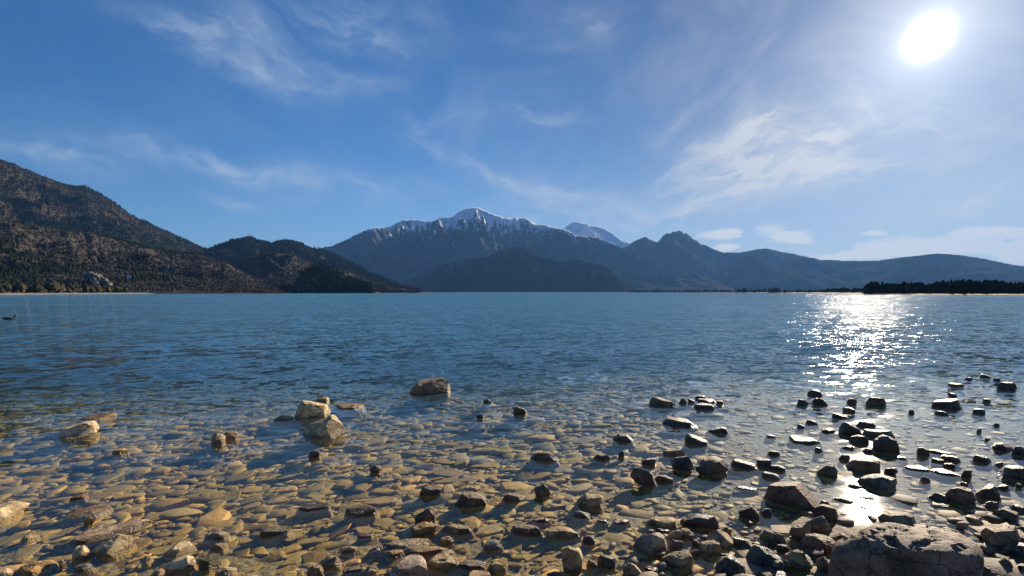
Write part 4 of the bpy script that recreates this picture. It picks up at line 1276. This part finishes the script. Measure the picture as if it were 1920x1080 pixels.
def rock_geometry(x0, y0, x1, y1, poly=None, seed=0, level=5, dfac=.85, facets=9, rough=.07, top=.72, wet_base=True, contact=0.0, box=.82, slant=.20):
    rg = np.random.default_rng(seed * 7 + 3)
    v, f = ico(level)
    if poly:
        x0, x1 = min(p[0] for p in poly), max(p[0] for p in poly)
        y0, y1 = min(p[1] for p in poly), max(p[1] for p in poly)
    cx, cy = (x0 + x1) / 2, (y0 + y1) / 2
    W, Hh = x1 - x0, y1 - y0
    if poly:
        R = outline_radius(poly, cx, cy, PHI)
    else:
        k = rg.integers(5, 8)
        an = (np.arange(k) + rg.uniform(-.36, .36, k)) / k * 2 * math.pi + rg.uniform(0, 1)
        pw = 2.0 / rg.uniform(1.7, 2.6)
        pk = rg.uniform(-.35, .35)
        pts = [(cx + W / 2 * (np.sign(math.cos(t)) * abs(math.cos(t)) ** pw * rg.uniform(.74, 1.06) + pk * max(math.sin(t), 0)),
                cy - Hh / 2 * np.sign(math.sin(t)) * abs(math.sin(t)) ** pw * rg.uniform(.70, 1.08)) for t in an]
        R = outline_radius(pts, cx, cy, PHI)
    # soften outline corners a little
    Rw = R.copy()
    for _ in range(2):
        Rw = (np.roll(Rw[:-1], 1) + Rw[:-1] * 2 + np.roll(Rw[:-1], -1)) / 4
        Rw = np.append(Rw, Rw[0])
    B = ground(cx, y1 - (.17 * Hh if contact == 0.0 else 0.0), contact)   # waterline; the rest of the box is its foot under water
    hd = B[:2] / np.linalg.norm(B[:2])
    base_d = np.linalg.norm(B[:2])
    slant = math.sqrt(base_d ** 2 + (H - contact) ** 2)
    sa = (H - contact) / slant
    axis_depth = B[1] * math.cos(PITCH) + (H - B[2]) * math.sin(PITCH)
    mpp = axis_depth / F                       # metres per pixel
    wm, hm = W * mpp / (1 + 0 * sa), Hh * mpp
    D = min(dfac * wm, .82 * hm / sa)
    D = max(D, .35 * wm * min(1, hm / wm * 1.5))
    vs = math.sqrt(max(1 - (D * sa / hm) ** 2, .10))
    # frame
    dr = ray(cx, cy)
    hl = math.hypot(dr[0], dr[1])
    dist = base_d + .40 * D
    C = np.array([dr[0] / hl * dist, dr[1] / hl * dist, H + dr[2] / hl * dist])
    vd = dr / np.linalg.norm(dr)
    r = np.array([hd[1], -hd[0], 0.0])
    u = np.cross(r, vd)
    h3 = np.array([hd[0], hd[1], 0.0])
    phi = np.arctan2(v[:, 2], v[:, 0])
    cl = np.hypot(v[:, 0], v[:, 2])
    sl = v[:, 1]
    Rp = np.interp(phi, PHI, Rw) * mpp
    e1 = box
    clb = cl ** e1
    slb = np.sign(sl) * np.abs(sl) ** e1
    q = (clb * Rp)[:, None] * (np.cos(phi)[:, None] * r + (np.sin(phi) * vs)[:, None] * u) + (slb * D / 2)[:, None] * h3
    # bevelled fracture planes
    nrm = []
    up = np.array([0, 0, 1.0])
    tilt = up + slant * rg.normal(size=3)
    nrm.append((tilt / np.linalg.norm(tilt), top))
    fr = -h3 + .5 * rg.normal(size=3) + .25 * up
    nrm.append((fr / np.linalg.norm(fr), .62))
    for i in range(facets * 2):
        n = rg.normal(size=3)
        n[2] = abs(n[2]) * .7
        n = n / np.linalg.norm(n)
        nrm.append((n, rg.uniform(.66, .90)))
    for n, fct in nrm:
        s = q @ n
        Lm = s.max() * fct
        over = s > Lm
        # flatten the part beyond the fracture plane on to it
        q = q - np.where(over, (s - Lm) * .985, 0)[:, None] * n
    size = (wm + hm + D) / 3
    w_ = q / size
    nz = fbm(w_[:, 0] * 1.7 + seed, w_[:, 1] * 1.7, w_[:, 2] * 1.7, 5, seed, .5)
    nr = fbm(w_[:, 0] * 6 + seed, w_[:, 1] * 6, w_[:, 2] * 13, 4, seed + 5, .6, ridged=True)
    q = q * (1 + rough * .6 * nz)[:, None]
    dirn = q / (np.linalg.norm(q, axis=1)[:, None] + 1e-9)
    q = q + dirn * (np.minimum(nr, .25) * rough * .42 * size)[:, None]
    P = C + q
    # fit the projected outline back on the photographed box
    for _ in range(3):
        px, py = project(P)
        vis = P[:, 2] > contact - .002
        if vis.sum() < 8:
            P[:, 2] += .01
            continue
        bx0, bx1, by0 = px[vis].min(), px[vis].max(), py[vis].min()
        sx = W / max(bx1 - bx0, 1e-3)
        sx = min(max(sx, .7), 1.5)
        off = ((x0 + x1) / 2 - (bx0 + bx1) / 2) * mpp
        rel = P - C
        a = rel @ r
        P = P + r * (a * (sx - 1) + off)[:, None]
        dz = (by0 - y0) * mpp / math.sqrt(1 - sa * sa)
        top_z = P[:, 2].max()
        above = np.clip((P[:, 2] - contact) / max(top_z - contact, 1e-3), 0, 1)
        P[:, 2] += dz * above
    # carry the rock down to the bed
    bz = float(bed_z(C[0], C[1])) - .03
    low = P[:, 2].min()
    if low > bz:
        neg = P[:, 2] < contact
        # widen the foot so that the stone stands broad on the bed
        dxy = P[:, :2] - P[:, :2].mean(0)
        rr = np.hypot(dxy[:, 0], dxy[:, 1]) + 1e-6
        bi = ((np.arctan2(dxy[:, 1], dxy[:, 0]) + math.pi) / (2 * math.pi) * 31.999).astype(int)
        mx_ = np.zeros(32)
        np.maximum.at(mx_, bi, rr)
        fac = (mx_[bi] / rr) ** .60
        P[neg, :2] = P[:, :2].mean(0) + dxy[neg] * fac[neg, None]
        k = (contact - bz) / max(contact - low, 1e-3)
        k = min(k, 60)
        P[neg, 2] = contact - (contact - P[neg, 2]) * k
        spread = 1 + .25 * (contact - P[neg, 2]) / max(mx_.mean(), 1e-3)
        P[neg, :2] = P[:, :2].mean(0) + (P[neg, :2] - P[:, :2].mean(0)) * spread[:, None]
    return P, f, C, mpp


def rock_object(name, P, f, C, tint, seed):
    base = np.array([C[0], C[1], 0.0])
    me = mesh_np(name, P - base, f)
    me.set_sharp_from_angle(angle=R_(26))
    o = link(name, me, M_ROCK)
    o.location = base
    rg = random.Random(seed)
    c, dry = TINT[tint]
    k = rg.uniform(.85, 1.12)
    o.color = (c[0] * k, c[1] * k * rg.uniform(.96, 1.03), c[2] * k * rg.uniform(.92, 1.06), dry)
    return o


SURE = []
for i, (x0, y0, x1, y1, tint, poly, label, phrase, opt) in enumerate(A_):
    opt = dict(opt)
    P, f, C, mpp = rock_geometry(x0, y0, x1, y1, poly, seed=i + 1, **opt)
    o = rock_object('rock', P, f, C, tint, i)
    tag(o, label, 'rock', 'rocks standing out of the shallow water')
    if poly:
        cx, cy = np.mean([p[0] for p in poly]), np.mean([p[1] for p in poly])
    else:
        cx, cy = (x0 + x1) / 2, (y0 + y1) / 2
    SURE.append((cx, cy, phrase))

WORDS = {'cream': 'cream', 'tan': 'tan', 'gold': 'golden brown', 'pink': 'pinkish', 'brown': 'brown', 'red': 'reddish brown', 'dark': 'dark', 'grey': 'grey',
         'slate': 'slate grey', 'glint': 'wet glinting', 'olive': 'olive', 'sand': 'sandy brown'}
used_side = {}
for i, (x0, y0, x1, y1, tint) in enumerate(B_):
    big = (x1 - x0) > 30
    P, f, C, mpp = rock_geometry(x0, y0, x1, y1, None, seed=200 + i, level=5 if big else 4, top=.5 if tint == 'glint' else .80, slant=.12 if tint == 'glint' else .55,
                                 rough=.10 if (x1 - x0) > 22 else .06)
    o = rock_object('rock', P, f, C, tint, 200 + i)
    cx, cy = (x0 + x1) / 2, (y0 + y1) / 2
    a = min(SURE, key=lambda s: math.hypot(s[0] - cx, (s[1] - cy) * 1.8))
    dx, dy = cx - a[0], (cy - a[1]) * 1.8
    if abs(dx) > abs(dy):
        side = 'right of' if dx > 0 else 'left of'
    else:
        side = 'in front of' if dy > 0 else 'behind'
    used_side.setdefault((a[2], side), []).append((math.hypot(dx, dy), o, x1 - x0, y1 - y0, tint))
ORD = ['nearest', 'second nearest', 'third nearest', 'fourth nearest', 'fifth nearest', 'sixth nearest', 'seventh nearest', 'eighth nearest']
for (ph, side), L in used_side.items():
    L.sort(key=lambda q: q[0])
    for k, (_, o, wd, ht, tint) in enumerate(L):
        size = 'tiny' if wd < 17 else 'small' if wd < 30 else 'middle sized' if wd < 50 else 'wide'
        form = ' flat' if ht < .42 * wd else ''
        lab = f'{size}{form} {WORDS[tint]} stone {side} {ph}'
        if len(L) > 1:
            lab += f', {ORD[min(k, 7)]} there'
        tag(o, lab, 'rock', 'rocks standing out of the shallow water')


# ------------------------------------------------------------------ stones on the lake bed
def hull_stone(seed):
    rg = random.Random(seed)
    bm = bmesh.new()
    lx, ly, lz = 1.0, rg.uniform(.42, .85), rg.uniform(.13, .30)
    n = rg.randint(4, 6)
    an = [(k + rg.uniform(-.33, .33)) / n * 6.283 for k in range(n)]
    rad = [rg.uniform(.70, 1.12) for _ in an]
    for s_, sc in ((-1, rg.uniform(.88, 1.0)), (1, rg.uniform(.80, 1.0))):
        ox, oy = rg.uniform(-.08, .08), rg.uniform(-.08, .08)
        for t, r in zip(an, rad):
            bm.verts.new((lx * math.cos(t) * r * sc + ox, ly * math.sin(t) * r * sc + oy, lz * (s_ * .5 + rg.uniform(-.16, .16))))
    for _ in range(2):
        t = rg.uniform(0, 6.28)
        bm.verts.new((lx * math.cos(t) * 1.02, ly * math.sin(t) * 1.02, rg.uniform(-.1, .1)))
    res = bmesh.ops.convex_hull(bm, input=bm.verts[:])
    bad = list({g for g in res['geom_interior'] + res['geom_unused'] if isinstance(g, bmesh.types.BMVert)})
    if bad:
        bmesh.ops.delete(bm, geom=bad, context='VERTS')
    bmesh.ops.dissolve_limit(bm, angle_limit=R_(14), verts=bm.verts[:], edges=bm.edges[:])
    bmesh.ops.bevel(bm, geom=bm.edges[:], offset=.03, segments=1, profile=.6, affect='EDGES', clamp_overlap=True)
    bmesh.ops.triangulate(bm, faces=bm.faces[:])
    V = np.array([v.co[:] for v in bm.verts])
    Fc = np.array([[v.index for v in q.verts] for q in bm.faces])
    bm.free()
    V = V * (1 + .035 * fbm(V[:, 0] * 3 + seed, V[:, 1] * 3, V[:, 2] * 3, 3, seed))[:, None]
    return V, Fc


HULLS = [hull_stone(900 + i) for i in range(36)]
rg = np.random.default_rng(77)


def scatter(n, smin, smax, power, ymin, ymax, cell, accepted, gap):
    """jittered points in the visible fan, larger stones first, few overlaps"""
    u = rg.uniform(0, 1, n)
    s = smin * (1 - u * (1 - (smin / smax) ** power)) ** (-1 / power)
    s = np.sort(s)[::-1]
    y = np.sqrt(rg.uniform(ymin ** 2, ymax ** 2, n))
    x = rg.uniform(-1.22, 1.22, n) * y + rg.uniform(-.1, .1, n)
    # the calm right-hand side is silted over: most stones are buried there
    keep = rg.uniform(0, 1, n) > .86 * np.clip((x - .5 - .25 * (y - 3)) / 1.0, 0, 1) * np.clip((y - 2.5) / .6, 0, 1)
    x, y = np.where(keep, x, 999), y
    for k in range(n):
        if x[k] > 900:
            continue
        gx, gy = int(x[k] / cell), int(y[k] / cell)
        ok = True
        for ax in range(gx - 1, gx + 2):
            for ay in range(gy - 1, gy + 2):
                for (qx, qy, qs) in accepted.get((ax, ay), ()):
                    if (qx - x[k]) ** 2 + (qy - y[k]) ** 2 < (gap * (qs + s[k])) ** 2:
                        ok = False
                        break
                if not ok:
                    break
            if not ok:
                break
        if ok:
            accepted.setdefault((gx, gy), []).append((x[k], y[k], s[k]))


acc = {}
scatter(500, .10, .145, 1.6, 1.7, 9.0, .42, acc, .50)
scatter(26000, .045, .11, .9, 1.7, 14.0, .42, acc, .48)
scatter(46000, .024, .05, 1.3, 1.7, 9.5, .42, acc, .54)
scatter(20000, .012, .024, 1.3, 1.7, 4.6, .42, acc, .66)
ST = [q for L in acc.values() for q in L]
ST = np.array(ST)
order = np.argsort(-(ST[:, 2] / np.hypot(ST[:, 0], ST[:, 1]) ** 1.5))
ST = ST[order]
dirn = R_(24) + rg.normal(0, .55, len(ST)) - ST[:, 0] * .05
pxs, pys = project(np.stack([ST[:, 0], ST[:, 1], bed_z(ST[:, 0], ST[:, 1])], -1))


STZ = bed_z(ST[:, 0], ST[:, 1])


def stone_matrix(k):
    x, y, s = ST[k]
    z = float(STZ[k]) + s * rg.uniform(.02, .20)
    tz = Matrix.Rotation(dirn[k], 4, 'Z')
    tl = Matrix.Rotation(rg.normal(0, .08), 4, 'X') @ Matrix.Rotation(rg.normal(-.03, .08), 4, 'Y')
    sz = s * 1.12
    flat = rg.uniform(.75, 1.25)
    # towards the bottom right the stones are heaped into a bank that reaches the surface
    heap = float(np.clip((x + .1) / .8, 0, 1) * np.clip((3.0 - y) / .6, 0, 1)) * (s < .062 and k % 2 == 0 and k not in single_set)
    z += heap * (.026 + .026 * rg.uniform(-1, 1))
    flat *= 1 + .9 * heap
    # elsewhere keep it under the surface
    if z + sz * .3 > -.012 and float(STZ[k]) < -.03 and heap < .3:
        z = min(z, -.012 - sz * .3)
    return Matrix.Translation((x, y, z)) @ tz @ tl @ Matrix.Diagonal((sz, sz, sz * flat, 1))


inside = (pxs > -10) & (pxs < 1930) & (pys < 1090)
single = [k for k in range(len(ST)) if inside[k]][:300]
single_set = set(single)
HM = []
for V, Fc in HULLS:
    me = mesh_np('lake_bed_stone', V, Fc)
    me.set_sharp_from_angle(angle=R_(35))
    me.materials.append(M_STONE)
    HM.append(me)
for k in single:
    o = bpy.data.objects.new('lake_bed_stone', HM[k % len(HM)])
    COL.objects.link(o)
    o.matrix_world = stone_matrix(k)
    tag(o, 'flat olive brown stone lying under the clear shallow water among many alike', 'stone', 'submerged stones covering the lake bed')
VV, FF, off = [], [], 0
for k in range(len(ST)):
    if k in single_set:
        continue
    V, Fc = HULLS[(k * 7) % len(HULLS)]
    M = np.array(stone_matrix(k))
    VV.append(V @ M[:3, :3].T + M[:3, 3])
    FF.append(Fc + off)
    off += len(V)
me = mesh_np('lake_bed_stones', np.concatenate(VV), np.concatenate(FF))
o = link('pebbles', me, M_STONE)
tag(o, 'dense carpet of smaller flat stones covering the lake bed under the water', 'stones', 'submerged stones covering the lake bed', kind='stuff')
print('stones', len(ST), 'verts', off)

# ------------------------------------------------------------------ air
hz = bpy.data.materials.new('air')
hz.use_nodes = True
t = NT(hz.node_tree)
t.n.clear()
out = t.node('ShaderNodeOutputMaterial')
pv = t.node('ShaderNodeVolumePrincipled', {'Color': (.15, .37, .86, 1), 'Density': 4.8e-5, 'Anisotropy': .15})
t.l.new(pv.outputs[0], out.inputs[1])
bm = bmesh.new()
box(bm, (0, 0, 640 - 12), (24000, 24000, 1334))
o = bm_obj('haze', bm, hz)
tag(o, 'thin blue air haze over the lake and mountains', None, kind='stuff')
